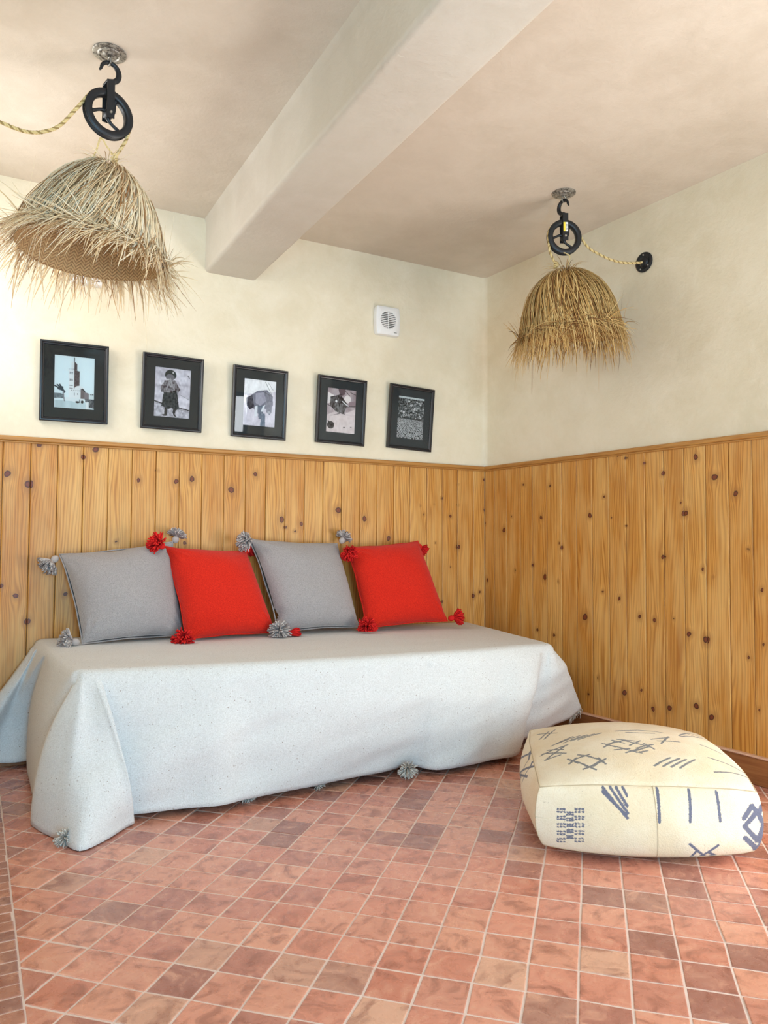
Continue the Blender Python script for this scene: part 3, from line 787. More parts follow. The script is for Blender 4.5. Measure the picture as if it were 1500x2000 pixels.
def pic_tower():
    p = Pic(PW, PH, (.80, .90, .92))
    p.m(p.Y > .86, (.62, .72, .74)); p.noise(16, .10, 1, p.Y > .86, .4)
    p.poly([(.35,.27), (.49,.25), (.49,.80), (.35,.80)], (.86, .88, .88)); p.poly([(.49,.25), (.63,.28), (.63,.62), (.49,.66)], (.14, .11, .11))
    p.poly([(.42,.12), (.49,.10), (.49,.26), (.42,.26)], (.82, .85, .85)); p.poly([(.49,.10), (.56,.14), (.56,.26), (.49,.25)], (.10, .08, .08))
    p.line(.49, .03, .49, .11, .008, .05); p.noise(46, .05, 5, (p.X > .49) & (p.X < .63) & (p.Y > .25) & (p.Y < .66))
    for y in (.31, .335, .44, .46, .56, .61): 
        p.line(.385, y, .40, y, .012, (.25,.25,.27)); p.line(.43, y, .45, y, .012, (.25,.25,.27))
    for x in (.36, .40, .44, .48): p.line(x, .235, x, .26, .008, (.4,.4,.42))
    p.ell(.62, .64, .13, .085, (.84, .86, .86)); p.poly([(.40,.64), (.66,.63), (.66,.80), (.40,.80)], (.84, .86, .86))
    p.poly([(.66,.60), (.75,.66), (.75,.80), (.66,.80)], (.22, .18, .18)); p.poly([(.75,.66), (.86,.69), (.86,.80), (.75,.80)], (.30, .26, .27))
    for x in (.44, .49, .54, .59, .64): p.line(x, .645, x, .655, .010, .12)
    p.line(.5, .70, .5, .735, .014, .35); p.line(.58, .71, .58, .72, .012, .12); p.line(.70, .61, .76, .655, .014, .05)
    p.poly([(.86,.70), (1,.68), (1,.80), (.86,.80)], (.72, .80, .80)); p.line(.91, .71, .92, .71, .014, .1); p.line(.96, .705, .97, .705, .014, .1)
    p.poly([(0,.72), (.22,.73), (.26,.81), (0,.82)], (.20, .24, .26)); p.noise(30, .10, 3, (p.X < .26) & (p.Y > .71) & (p.Y < .83))
    for a, b in (((.22,.66), (.02,.59)), ((.22,.66), (.08,.565)), ((.22,.66), (.14,.56)), ((.22,.66), (.20,.60)), ((.22,.66), (.26,.68)), ((.22,.66), (.10,.64)), ((.22,.67), (.25,.70))): p.line(*a, *b, .020, (.05,.07,.09))
    p.line(.22, .68, .255, .86, .014, (.30,.30,.32)); p.poly([(.28,.79), (.74,.80), (.74,.88), (.28,.85)], (.80, .85, .86))
    p.ell(.58, .87, .05, .022, .05); p.ell(.70, .86, .035, .03, .05); p.line(.63, .82, .64, .88, .008, .08)
    p.poly([(.76,.80), (1,.80), (1,.97), (.87,.96), (.86,.86), (.78,.86)], (.13, .14, .15)); p.noise(44, .16, 8, (p.X > .76) & (p.Y > .80) & (p.Y < .96))
    p.poly([(.78,.86), (.86,.85), (.86,1), (.80,1)], (.85,.88,.88))
    return p.a
def pic_child():
    p = Pic(PW, PH, (.60, .57, .62)); p.noise(7, .16, 2, None, 2.6); p.noise(22, .10, 4, None, 1.0)
    p.poly([(0,.70), (1,.86), (1,1), (0,1)], (.50, .48, .52)); p.noise(30, .22, 5, p.Y > .70+.16*p.X)
    p.line(0, .69, .22, .73, .014, .04); p.line(.66, .79, 1, .83, .014, .04); p.line(.66, .82, 1, .86, .005, .06)
    p.line(.92, .12, .96, .17, .012, .06); p.line(.70, .52, .95, .60, .006, .2)
    p.poly([(.30,.80), (.36,.80), (.36,.96), (.29,.96)], .05); p.poly([(.54,.82), (.61,.84), (.58,.93), (.66,.99), (.56,.97), (.52,.90)], .04)
    p.ell(.30, .96, .07, .018, .07); p.poly([(.26,.46), (.62,.44), (.70,.80), (.60,.86), (.48,.80), (.40,.84), (.20,.78)], (.045, .055, .06))
    p.noise(34, .05, 12, (p.Y > .46) & (p.Y < .85) & (p.X > .2) & (p.X < .7))
    p.poly([(.28,.26), (.56,.24), (.72,.42), (.66,.48), (.55,.44), (.42,.50), (.18,.50), (.16,.40)], (.20, .18, .19)); p.noise(40, .20, 9, (p.Y > .26) & (p.Y < .50) & (p.X > .15) & (p.X < .72))
    p.ell(.43, .14, .16, .105, (.035, .045, .045)); p.ell(.42, .19, .125, .065, (.20, .19, .21)); p.ell(.50, .09, .02, .02, .6)
    p.poly([(.38,.24), (.43,.20), (.47,.26), (.50,.34), (.46,.40), (.40,.36)], (.42,.40,.41)); p.line(.32, .44, .40, .30, .022, (.36,.34,.36)); p.line(.54, .42, .46, .32, .022, (.36,.34,.36))
    p.line(.41, .24, .44, .35, .006, .05); p.ell(.37, .235, .03, .015, .6)
    return p.a
def pic_hand():
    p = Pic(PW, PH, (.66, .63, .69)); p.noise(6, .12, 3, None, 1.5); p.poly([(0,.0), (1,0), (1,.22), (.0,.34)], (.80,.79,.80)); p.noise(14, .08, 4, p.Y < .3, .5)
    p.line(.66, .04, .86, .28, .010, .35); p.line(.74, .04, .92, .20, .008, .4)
    p.poly([(.20,.36), (.42,.24), (.72,.20), (.90,.32), (.92,.52), (.84,.62), (.56,.60), (.46,.74), (.30,.62), (.20,.60)], (.22,.22,.27))
    p.poly([(.06,.42), (.26,.34), (.34,.60), (.20,.66), (.10,.58)], (.06,.06,.08)); p.poly([(.36,.30), (.62,.26), (.70,.44), (.52,.56), (.36,.50)], (.38,.37,.44))
    p.poly([(.70,.46), (.90,.44), (.88,.68), (.82,.74), (.72,.68)], (.26,.26,.31)); p.poly([(.44,.56), (.60,.54), (.62,.84), (.48,.84)], (.16,.19,.24)); p.ell(.80, .68, .05, .03, (.45,.45,.5))
    p.poly([(.56,.72), (.68,.72), (.70,1), (.54,1)], (.20,.24,.30)); p.poly([(.60,.56), (.68,.52), (.62,.68), (.54,.68)], (.74,.76,.80)); p.poly([(.36,.58), (.44,.56), (.44,.78), (.34,.80)], (.72,.74,.78))
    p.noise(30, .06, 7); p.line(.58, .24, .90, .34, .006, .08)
    return p.a
def pic_craft():
    p = Pic(PW, PH, (.62, .54, .54)); p.poly([(0,0), (1,0), (1,.42), (.62,.56), (.3,.52), (0,.62)], (.42, .35, .36)); p.noise(9, .14, 3, p.Y < .56)
    p.poly([(.0,.10), (.22,.16), (.12,.34), (0,.36)], (.75,.70,.68)); p.poly([(.10,.20), (.46,.14), (.70,.34), (.60,.56), (.26,.50), (.10,.40)], (.10,.09,.09)); p.noise(26, .12, 6, (p.X > .1) & (p.X < .7) & (p.Y > .16) & (p.Y < .54))
    p.poly([(.36,0), (.62,0), (.60,.12), (.44,.18)], (.15,.10,.11)); p.ell(.70, .22, .12, .09, (.74,.68,.66)); p.poly([(.76,.28), (1,.24), (1,.40), (.74,.38)], (.30,.22,.24))
    p.line(.52, .28, .74, .38, .016, .75); p.ell(.31, .29, .035, .028, .9)
    for a in ((.10,.22,.50,.12), (.46,.16,.70,.34), (.62,.04,.78,.14), (.0,.38,.2,.44), (.60,.40,1,.36), (.30,.52,.62,.57), (.05,.66,.45,.56), (.8,.06,.98,.10)): p.line(*a, .009, .03)
    for x in (.28, .34, .40, .46, .52): p.line(x, .34, x+.01, .54, .006, .30)
    p.poly([(0,.66), (.40,.58), (1,.62), (1,1), (0,1)], (.66,.58,.57)); p.noise(20, .07, 8, p.Y > .6)
    p.ell(.15, .84, .125, .085, (.07,.06,.06)); p.line(.06, .75, .10, .80, .018, .05); p.noise(24, .06, 9, (p.X < .3) & (p.Y > .74) & (p.Y < .93))
    p.ell(.62, .87, .035, .012, .06); p.ell(.86, .85, .03, .01, .06)
    return p.a
def pic_town():
    p = Pic(PW, PH, (.10, .11, .11)); p.noise(48, .22, 2, p.Y < .52, 1.3); p.m(p.Y < .045, (.55,.60,.60))
    r = np.random.default_rng(5)
    for k in range(70):
        y = .06+.44*r.random(); x = r.random(); w = .02+.05*r.random(); p.poly([(x, y), (x+w, y), (x+w, y+.02+.03*r.random()), (x, y+.035)], float(r.choice([.05, .35, .5, .62])))
    p.line(.1, .50, 1, .53, .016, .03); p.line(.3, .46, .55, .40, .008, .5); p.line(.3, .98, .42, .52, .010, .05)
    y = .55
    while y < 1.0:
        rr = .018+.045*(y-.5)*1.5; x = r.random()*rr
        while x < 1.0:
            p.ell(x, y, rr*1.05, rr*.70, .48+.15*r.random()); p.ell(x, y-.002, rr*.68, rr*.42, float(r.choice([.02, .04, .28]))); x += rr*2.2*(.9+.3*r.random())
        y += rr*1.5
    p.noise(60, .12, 9)
    return p.a
def fmat():
    N = NT('black_frame_paint'); return N.set((.012, .012, .015), .32, spec=.5)
M_FRAME = fmat()
M_MAT = NT('charcoal_mat_board').set((.035, .042, .045), .8, spec=.1)
def picmat():
    N = NT('photographic_print'); return N.set(N.attr('pic').outputs['Color'], .7, spec=.1)
M_PIC = picmat()
def glass():
    N = NT('picture_glass'); t = N.t
    tr = N.n('BsdfTransparent'); gl = N.n('BsdfGlossy'); gl.inputs['Roughness'].default_value = .02
    fr = N.n('Fresnel', i_IOR=1.5); mx = N.n('MixShader'); N.l(fr.outputs[0], mx.inputs[0]); N.l(tr.outputs[0], mx.inputs[1]); N.l(gl.outputs[0], mx.inputs[2])
    N.l(mx.outputs[0], N.out.inputs[0]); return N.m
M_GLASS = glass()
def picture(cx, zb, label, img, tilt=3.2, yaw=0.0, roll=0.0, w=.303, h=.376):
    M = Matrix.Translation((cx, -.004, zb)) @ Matrix.Rotation(math.radians(yaw), 4, 'Z') @ Matrix.Rotation(math.radians(roll), 4, 'Y') @ Matrix.Rotation(math.radians(tilt), 4, 'X')
    root = empty('picture_frame', (cx, -.004, zb), label, 'picture', 'framed photographs in a row on the back wall')
    prof = [(0, 0), (0, -.017), (.003, -.020), (.008, -.020), (.012, -.016), (.0165, -.0145), (.0185, -.011), (.0185, -.004)]   # (inward, out of wall)
    V = []; F = []; m = len(prof)
    cs = [(-1, 0), (1, 0), (1, 1), (-1, 1)]
    for (sx, sz) in cs:
        for (i, d) in prof:
            V.append(M @ Vector((sx*(w/2-i), d, (i if sz == 0 else h-i))))
    for c in range(4):
        d = (c+1) % 4
        for k in range(m): k2 = (k+1) % m; F.append((c*m+k, d*m+k, d*m+k2, c*m+k2))
    o = mk('frame', V, F, M_FRAME, smooth=False); attach(o, root)
    def sheet(name, x0, x1, z0, z1, y, th, mat):
        mb = MB(); mb.box((x0, y-th, z0), (x1, y, z1), 0, M); o = mb.build(name, mat, smooth=False); attach(o, root); return o
    sheet('mat_board', -w/2+.014, w/2-.014, .014, h-.014, -.0045, .0015, M_MAT)
    pw, ph = .176, .246; z0 = (h-ph)/2+.001
    V = []; F = []; nx, nz = PW, PH; C = []
    for j in range(nz):
        for i in range(nx):
            V.append(M @ Vector((-pw/2+pw*i/(nx-1), -.0068, z0+ph*(1-j/(nz-1))))); C.append(img[j, i])
    for j in range(nz-1):
        for i in range(nx-1): a = j*nx+i; F.append((a, a+nx, a+nx+1, a+1))
    o = mk('photograph', V, F, M_PIC, smooth=False, attrs={'pic': np.array(C)}); attach(o, root)
    V = [M @ Vector(q) for q in ((-w/2+.016, -.0095, .016), (w/2-.016, -.0095, .016), (w/2-.016, -.0095, h-.016), (-w/2+.016, -.0095, h-.016))]
    o = mk('glass_pane', V, [(0,1,2,3)], M_GLASS, smooth=False); attach(o, root)
picture(-2.418, 1.578, 'black framed photograph of a tall square tower and a dome, leftmost in the row', pic_tower(), roll=-.6)
picture(-1.961, 1.575, 'black framed photograph of a small child standing with hands to the face', pic_child(), roll=.5)
picture(-1.501, 1.567, 'black framed photograph of an old hand, with a bright window mirrored in its glass', pic_hand(), roll=.6)
picture(-1.020, 1.568, 'black framed photograph of hands at craft work above a small dark pot', pic_craft(), roll=1.0)
picture(-.567, 1.566, 'black framed photograph of a packed field of round vats, rightmost and nearest the corner', pic_town(), roll=2.0)

# ---------------------------------------------------------------- extractor vents
M_PLAST = NT('white_plastic').set((.80, .80, .80), .35)
M_DARK = NT('dark_recess').set((.012, .012, .013), .8)
def vent(cx, cz, label, w=.150, h=.168):
    root = empty('wall_vent', (cx, -.001, cz), label, 'vent', 'white extractor vents high on the back wall')
    def outline(s, n=14):
        P = []
        for k in range(n): t = -1+2*k/(n-1); P.append((t*(w/2-.006), -h/2))
        for k in range(n): t = -1+2*k/(n-1); P.append((w/2+.0065*(1-t*t)-.0005, t*(h/2-.006)))
        for k in range(n): t = 1-2*k/(n-1); P.append((t*(w/2-.006), h/2))
        for k in range(n): t = 1-2*k/(n-1); P.append((-w/2-.0065*(1-t*t)+.0005, t*(h/2-.006)))
        return [(x*s, z*s) for x, z in P]
    V = []; F = []; L = [(1.0, 0), (1.0, -.026), (.985, -.031), (.95, -.034)]
    for s, y in L: V += [(cx+x, y-.001, cz+z) for x, z in outline(s)]
    m = len(outline(1))
    for r in range(len(L)-1):
        for k in range(m): F.append((r*m+k, r*m+(k+1) % m, (r+1)*m+(k+1) % m, (r+1)*m+k))
    # front face with a round opening
    R = .052; n0 = len(V); ring = []
    o3 = outline(.95)
    for x, z in o3:
        a = math.atan2(z-.004, x); ring.append((cx+R*math.cos(a), -.035, cz+.004+R*math.sin(a)))
    V += ring
    for k in range(m): F.append(((len(L)-1)*m+k, (len(L)-1)*m+(k+1) % m, n0+(k+1) % m, n0+k))
    n1 = len(V); V += [(x, -.022, z) for x, y, z in ring]
    for k in range(m): F.append((n0+k, n0+(k+1) % m, n1+(k+1) % m, n1+k))
    o = sharp(mk('housing', V, F, M_PLAST), 50); attach(o, root)
    mb = MB(); M = Matrix.Translation((cx, -.022, cz+.004)) @ Matrix.Rotation(math.pi/2, 4, 'X'); mb.lathe([(.0001, 0), (R+.001, 0)], 40, M)
    o = mb.build('opening', M_DARK); attach(o, root)
    mb = MB()
    for k in range(-5, 5):
        z = (k+.5)*.0105+.004; hw = math.sqrt(max(R*R-(z-.004)**2, 0))
        if hw > .01: mb.box((cx-hw, -.0355, cz+z-.0022), (cx+hw, -.026, cz+z+.0022))
    mb.box((cx-.002, -.0358, cz+.004-R), (cx+.002, -.026, cz+.004+R))
    o = mb.build('grille', M_PLAST, smooth=False); attach(o, root)
    mb = MB()          # tiny illegible grey maker's mark bottom right
    for k, (dx, hh) in enumerate(((0, .002), (.003, .003), (.0065, .004), (.0105, .0035), (.0145, .0025), (.018, .002))):
        mb.box((cx+.036+dx, -.0362, cz-.066-hh/2), (cx+.0385+dx, -.0345, cz-.066+hh/2))
    o = mb.build('maker_mark', M_DARK, smooth=False); attach(o, root)
vent(-.722, 2.312, 'white square extractor vent with round slatted grille, right of the ceiling beam')
vent(-2.375, 2.330, 'white square extractor vent partly hidden behind the left straw lampshade')

# ---------------------------------------------------------------- pouf
PT = [[(0.027,0.55),(0.094,0.458)],[(0.048,0.427),(0.093,0.538)],[(0.033,0.446),(0.069,0.534)],[(0.065,0.304),(0.143,0.352)],[(0.083,0.31),(0.168,0.348)],[(0.107,0.3),(0.193,0.347)],[(0.132,0.303),(0.219,0.348)],[(0.157,0.302),(0.245,0.351)],[(0.025,0.246),(0.117,0.272)],[(0.035,0.187),(0.104,0.262)],[(0.032,0.256),(0.104,0.2)],[(0.05,0.272),(0.099,0.238)],[(0.035,0.187),(0.086,0.195)],[(0.12,0.13),(0.163,0.153)],[(0.163,0.153),(0.212,0.107)],[(0.212,0.107),(0.169,0.071)],[(0.169,0.071),(0.12,0.13)],[(0.106,0.149),(0.135,0.106)],[(0.108,0.112),(0.134,0.145)],[(0.142,0.167),(0.181,0.14)],[(0.149,0.144),(0.18,0.158)],[(0.194,0.088),(0.227,0.114)],[(0.205,0.123),(0.223,0.085)],[(0.147,0.064),(0.19,0.081)],[(0.156,0.083),(0.187,0.056)],[(0.246,0.223),(0.314,0.258)],[(0.314,0.258),(0.392,0.211)],[(0.392,0.211),(0.329,0.166)],[(0.329,0.166),(0.246,0.223)],[(0.233,0.238),(0.273,0.199)],[(0.234,0.201),(0.282,0.252)],[(0.271,0.262),(0.31,0.233)],[(0.291,0.269),(0.351,0.256)],[(0.371,0.261),(0.326,0.216)],[(0.379,0.236),(0.407,0.194)],[(0.346,0.194),(0.409,0.233)],[(0.34,0.16),(0.379,0.176)],[(0.301,0.18),(0.357,0.157)],[(0.267,0.175),(0.32,0.187)],[(0.302,0.153),(0.351,0.188)],[(0.383,0.079),(0.448,0.135)],[(0.412,0.078),(0.478,0.135)],[(0.438,0.077),(0.501,0.135)],[(0.466,0.076),(0.532,0.143)],[(0.578,0.075),(0.64,0.095),(0.689,0.101)],[(0.585,0.178),(0.642,0.168),(0.689,0.14)],[(0.591,0.307),(0.655,0.282)],[(0.299,0.367),(0.39,0.402),(0.479,0.39)],[(0.336,0.353),(0.442,0.365)],[(0.414,0.288),(0.485,0.326)],[(0.436,0.275),(0.514,0.289)],[(0.443,0.25),(0.487,0.339)],[(0.536,0.386),(0.613,0.551),(0.659,0.508)],[(0.54,0.376),(0.651,0.499)],[(0.589,0.48),(0.614,0.452)]]
PF = [[(0.2,0.219),(0.268,0.15)],[(0.198,0.21),(0.264,0.159)],[(0.223,0.219),(0.27,0.163)],[(0.242,0.219),(0.27,0.18)],[(0.263,0.218),(0.272,0.204)],[(0.371,0.217),(0.365,0.143)],[(0.471,0.216),(0.461,0.144)],[(0.558,0.214),(0.557,0.143)],[(0.457,0.079),(0.515,0.032)],[(0.55,0.071),(0.495,0.032)],[(0.466,0.032),(0.48,0.055)],[(0.551,0.032),(0.521,0.049)],[(0.466,0.032),(0.483,0.032)],[(0.53,0.032),(0.551,0.032)],[(0.675,0.167),(0.69,0.122)],[(0.69,0.122),(0.677,0.07)],[(0.677,0.07),(0.633,0.121)],[(0.633,0.121),(0.675,0.167)],[(0.633,0.147),(0.662,0.182)],[(0.662,0.182),(0.674,0.161)],[(0.635,0.085),(0.687,0.04)],[(0.679,0.161),(0.69,0.181)],[(0.69,0.089),(0.69,0.047)],[(0.348,0.215),(0.346,0.148),(0.339,0.052)]]
PL = [[(0.344,0.11),(0.306,0.211),(0.385,0.222)],[(0.255,0.15),(0.22,0.211),(0.256,0.222)],[(0.654,0.051),(0.189,0.222)],[(0.679,0.106),(0.345,0.222)],[(0.315,0.15),(0.747,0.064)],[(0.191,0.189),(0.718,0.059)]]
PB = [(0.06,0.16),(0.06,0.152),(0.069,0.16),(0.069,0.152),(0.078,0.161),(0.078,0.153),(0.06,0.138),(0.06,0.13),(0.069,0.139),(0.069,0.131),(0.078,0.14),(0.078,0.132),(0.059,0.114),(0.059,0.105),(0.068,0.115),(0.068,0.107),(0.077,0.117),(0.077,0.108),(0.058,0.091),(0.058,0.082),(0.067,0.092),(0.067,0.083),(0.077,0.094),(0.076,0.085),(0.056,0.066),(0.054,0.057),(0.065,0.068),(0.063,0.058),(0.075,0.07),(0.073,0.06),(0.088,0.152),(0.087,0.146),(0.094,0.153),(0.094,0.147),(0.101,0.153),(0.101,0.147),(0.087,0.136),(0.087,0.129),(0.094,0.136),(0.094,0.13),(0.101,0.137),(0.101,0.131),(0.087,0.117),(0.087,0.111),(0.094,0.118),(0.094,0.112),(0.101,0.119),(0.101,0.113),(0.086,0.1),(0.086,0.093),(0.093,0.101),(0.093,0.094),(0.1,0.102),(0.1,0.095),(0.085,0.081),(0.085,0.074),(0.092,0.082),(0.092,0.075),(0.099,0.084),(0.099,0.076),(0.112,0.164),(0.112,0.156),(0.123,0.165),(0.122,0.157),(0.133,0.165),(0.133,0.158),(0.111,0.143),(0.111,0.135),(0.122,0.144),(0.122,0.137),(0.133,0.145),(0.132,0.138),(0.111,0.122),(0.111,0.113),(0.121,0.123),(0.121,0.114),(0.132,0.124),(0.132,0.116),(0.11,0.099),(0.11,0.09),(0.121,0.101),(0.121,0.092),(0.131,0.102),(0.131,0.093),(0.109,0.076),(0.108,0.066),(0.12,0.077),(0.119,0.068),(0.13,0.079),(0.13,0.07)]
def pouf():
    O = Vector((-1.182, -1.900, 0)); ex = Vector((.849, -.529, 0)); ey = Vector((.606, .795, 0)); WX, WY, Z0, Z1 = .69, .750, .032, .222
    top = [(l, .0042) for l in PT]
    front = [(l, .0044) for l in PF[:-1]]
    for i in range(5, 8): front[i] = (front[i][0], .0050)
    for i in range(14, len(front)): front[i] = ([(u, v) for u, v in front[i][0]], .0075)
    for u, v in PB: front.append(([(u-.0016, v), (u+.0016, v)], .0030))
    left = [(l, .0040) for l in PL]
    right = [([(.10, .16), (.20, .08)], .007), ([(.10, .08), (.20, .16)], .007), ([(.02, .15), (.06, .11), (.02, .07)], .007), ([(.03, .19), (.07, .15)], .006)]
    def sdf(A, B, S_):
        D = np.full(A.shape, .05)
        for l, w in S_:
            for (x0, y0), (x1, y1) in zip(l, l[1:]):
                dx, dy = x1-x0, y1-y0; L = dx*dx+dy*dy+1e-12; t = np.clip(((A-x0)*dx+(B-y0)*dy)/L, 0, 1)
                D = np.minimum(D, np.hypot(A-x0-t*dx, B-y0-t*dy)-w)
        return D
    V = []; F = []; PA = []; BL2 = []
    def shape(x, y, z):
        """box point (0..1)^3 to soft cushion"""
        u, v, w = 2*x-1, 2*y-1, 2*z-1
        X = x*WX; Y = y*WY; Z = Z0+(Z1-Z0)*z
        sw = max(0, 1-w*w)**.7
        bx = .040*sw*(1-abs(v)**3)+.012*(1-v*v); by = .040*sw*(1-abs(u)**3)+.012*(1-u*u)
        X += bx*np.sign(u)*abs(u)**3; Y += by*np.sign(v)*abs(v)**3
        cs = .016*sw*abs(u)**6*abs(v)**6; X += cs*np.sign(u); Y += cs*np.sign(v)
        if w < 0: X -= u*.012*(-w)**3; Y -= max(v, 0)*.020*(-w)**3
        if v < 0: Y -= (1-u*u)**.8*(-v)**3*.060*min(1, (1-w)*.5)**.7
        tp = (1-u**2)*(1-v**2)
        dome = max(0, 1-u*u)**.62*max(0, 1-v*v)**.62
        if w > 0: Z += .072*dome*w**4 + .010*(1-u*u)*w**2+ .010*(1-v*v)*w**2 - .006*(abs(u)*abs(v))**6
        else: Z -= .039*min(1, dome*1.5)*(-w)**4
        p = O+ex*X+ey*Y+Vector((0, 0, Z))
        n = mnoise.noise(Vector((X*5, Y*5, Z*5)))*.006+mnoise.noise(Vector((X*14, Y*14, Z*14)))*.0022
        p += (ex*u*(1 if abs(u) > .98 else 0)+ey*v*(1 if abs(v) > .98 else 0)+Vector((0,0,1))*(1 if w > .98 else 0))*n*.8
        p.z = max(p.z, .001)
        return p
    def face(fn, na, nb, S_, la, lb, flip, blue=0.0):
        n0 = len(V); A = np.linspace(0, 1, na+1); B = np.linspace(0, 1, nb+1); AA, BB = np.meshgrid(A, B)
        D = sdf(AA*la, lb(BB), S_)
        for j in range(nb+1):
            for i in range(na+1): V.append(shape(*fn(A[i], B[j])))
        PA.append(D.ravel()); BL2.append(np.full(D.size, blue))
        for j in range(nb):
            for i in range(na):
                a = n0+j*(na+1)+i; q = (a, a+1, a+na+2, a+na+1); F.append(q[::-1] if flip else q)
    zz = lambda b: Z0+(Z1-Z0)*b
    face(lambda a, b: (a, b, 1), 190, 200, top, WX, lambda b: b*WY, False, .0)
    face(lambda a, b: (a, 0, b), 260, 66, front, WX, zz, False, .45)
    face(lambda a, b: (a, 1, b), 50, 16, [], WX, zz, True)
    face(lambda a, b: (0, a, b), 200, 50, left, WY, zz, True, .3)
    face(lambda a, b: (1, a, b), 200, 50, right, WY, zz, False, 1.0)
    face(lambda a, b: (a, b, 0), 50, 50, [], WX, lambda b: b*WY, True)
    N = NT('embroidered_sabra'); o = N.co(); d = N.attr('pat').outputs['Fac']; bl = N.attr('blue').outputs['Fac']
    f = N.noise(o, 230, 3, .6); g = N.noise(o, 5, 4, .6); s = N.noise(o, 140, 2)
    dn = N.math('ADD', d, N.math('MULTIPLY', N.math('SUBTRACT', f, .5), .008))
    mask = N.ramp(N.math('ADD', N.math('MULTIPLY', dn, 200.0), .5), [(.30, 1.0), (.62, 0.0)])
    base = N.mix(N.ramp(g, [(.35, 0.0), (.65, 1.0)]), (.80, .72, .58), (.74, .62, .44))
    base = N.mix(N.ramp(f, [(.5, 0.0), (.8, .4)]), base, (.58, .46, .30)); base = N.mix(N.ramp(s, [(.71, 0.0), (.74, .5)]), base, (.30, .22, .14))
    ink = N.mix(bl, (.15, .16, .18), (.035, .055, .20))
    w1 = N.n('TexWave', wave_type='BANDS', bands_direction='DIAGONAL', i_Scale=160.0, i_Distortion=1.0); N.l(o, w1.inputs[0])
    N.bump(f, .6, .003)
    mat = N.set(N.mix(N.math('MULTIPLY', mask, .93), base, ink), .88, spec=.12, sheen=.1)
    root = empty('floor_pouf', tuple(O+ex*WX/2+ey*WY/2), 'cream square floor pouf with grey and blue embroidered marks, on the tiled floor', 'pouf')
    body = mk('cover', V, F, mat, attrs={'pat': np.concatenate(PA), 'blue': np.concatenate(BL2)}); attach(body, root)
    M_SEAM = NT('seam_thread').set((.50, .40, .27), .9)
    t = np.linspace(0, 1, 60); mb = MB()
    loop = [shape(a, 0, 1) for a in t]+[shape(1, a, 1) for a in t[1:]]+[shape(a, 1, 1) for a in t[::-1][1:]]+[shape(0, a, 1) for a in t[::-1][1:-1]]
    mb.tube(loop, .0021, 5, closed=True)
    loop = [shape(a, 0, 0) for a in t]+[shape(1, a, 0) for a in t[1:]]+[shape(a, 1, 0) for a in t[::-1][1:]]+[shape(0, a, 0) for a in t[::-1][1:-1]]
    mb.tube([p+Vector((0,0,.0005)) for p in loop], .0021, 5, closed=True)
    mb.tube([shape(.52, 0, a) for a in t], .0016, 5); mb.tube([shape(0, 0, a) for a in t], .0016, 5)
    attach(mb.build('seam', M_SEAM), root)
pouf()

# ---------------------------------------------------------------- pulley lamps with straw shades
M_IRON = NT('black_iron').set((.018, .020, .024), .42, .35)
def galv():
    N = NT('tarnished_plate'); f = N.noise(N.co(), 90, 4, .7); return N.set(N.mix(N.ramp(f, [(.45, 0.0), (.6, 1.0)]), (.42, .40, .36), (.10, .09, .08)), .45, .6)
M_GALV = galv()
def ropemat():
    N = NT('straw_rope'); f = N.noise(N.co(), 240, 2); c = N.mix(f, (.80, .66, .36), (.62, .46, .20)); c = N.mix(N.attr('tone').outputs['Fac'], c, (.26, .17, .06)); return N.set(c, .8, spec=.1)
M_ROPE = ropemat()
def strawmat(name, a, b, c):
    N = NT(name); t = N.attr('tone').outputs['Fac']; col = N.ramp(t, [(0, c), (.35, a), (1, b)])
    tr = N.n('BsdfTranslucent'); N.l(col, tr.inputs[0]); N.set(col, .62, spec=.25)
    mx = N.n('MixShader', i_0=.22); N.l(N.b.outputs[0], mx.inputs[1]); N.l(tr.outputs[0], mx.inputs[2]); N.l(mx.outputs[0], N.out.inputs[0]); return N.m
M_STRAW1 = strawmat('pale_palm_straw', (.95, .78, .50), (1.0, .93, .76), (.42, .22, .09))
M_STRAW2 = strawmat('golden_palm_straw', (.68, .43, .15), (.90, .70, .34), (.20, .085, .03))
def weave(name, a, b, dk):
    N = NT(name); u = N.attr('wu').outputs['Fac']; v = N.attr('wv').outputs['Fac']
    tri = N.math('ABSOLUTE', N.math('SUBTRACT', N.math('FRACT', N.math('MULTIPLY', u, 30.0)), .5))
    ph = N.math('MULTIPLY', N.math('ADD', N.math('MULTIPLY', v, 95.0), N.math('MULTIPLY', tri, 2.6)), 6.2832)
    s = N.math('MULTIPLY', N.math('ADD', N.math('SINE', ph), 1.0), .5)
    edge = N.ramp(tri, [(.0, 1.0), (.06, 0.0), (.44, 0.0), (.5, 1.0)])
    f = N.noise(N.co(), 160, 3)
    c = N.mix(f, a, b); c = N.mix(N.ramp(s, [(.0, .85), (.28, 0.0)]), c, dk); c = N.mix(N.math('MULTIPLY', edge, .35), c, dk)
    N.bump(s, .8, .003); N.set(c, .6, spec=.2)
    tr = N.n('BsdfTranslucent'); N.l(c, tr.inputs[0]); mx = N.n('MixShader', i_0=.12); N.l(N.b.outputs[0], mx.inputs[1]); N.l(tr.outputs[0], mx.inputs[2]); N.l(mx.outputs[0], N.out.inputs[0]); return N.m
M_WEAVE1 = weave('woven_pale_palm', (.70, .50, .27), (.62, .41, .20), (.25, .13, .06))
M_WEAVE2 = weave('woven_golden_palm', (.62, .38, .14), (.52, .28, .09), (.20, .08, .03))
M_WHITE = NT('sticker_white').set((.8, .8, .78), .5); M_YEL = NT('sticker_yellow').set((.85, .68, .05), .5)

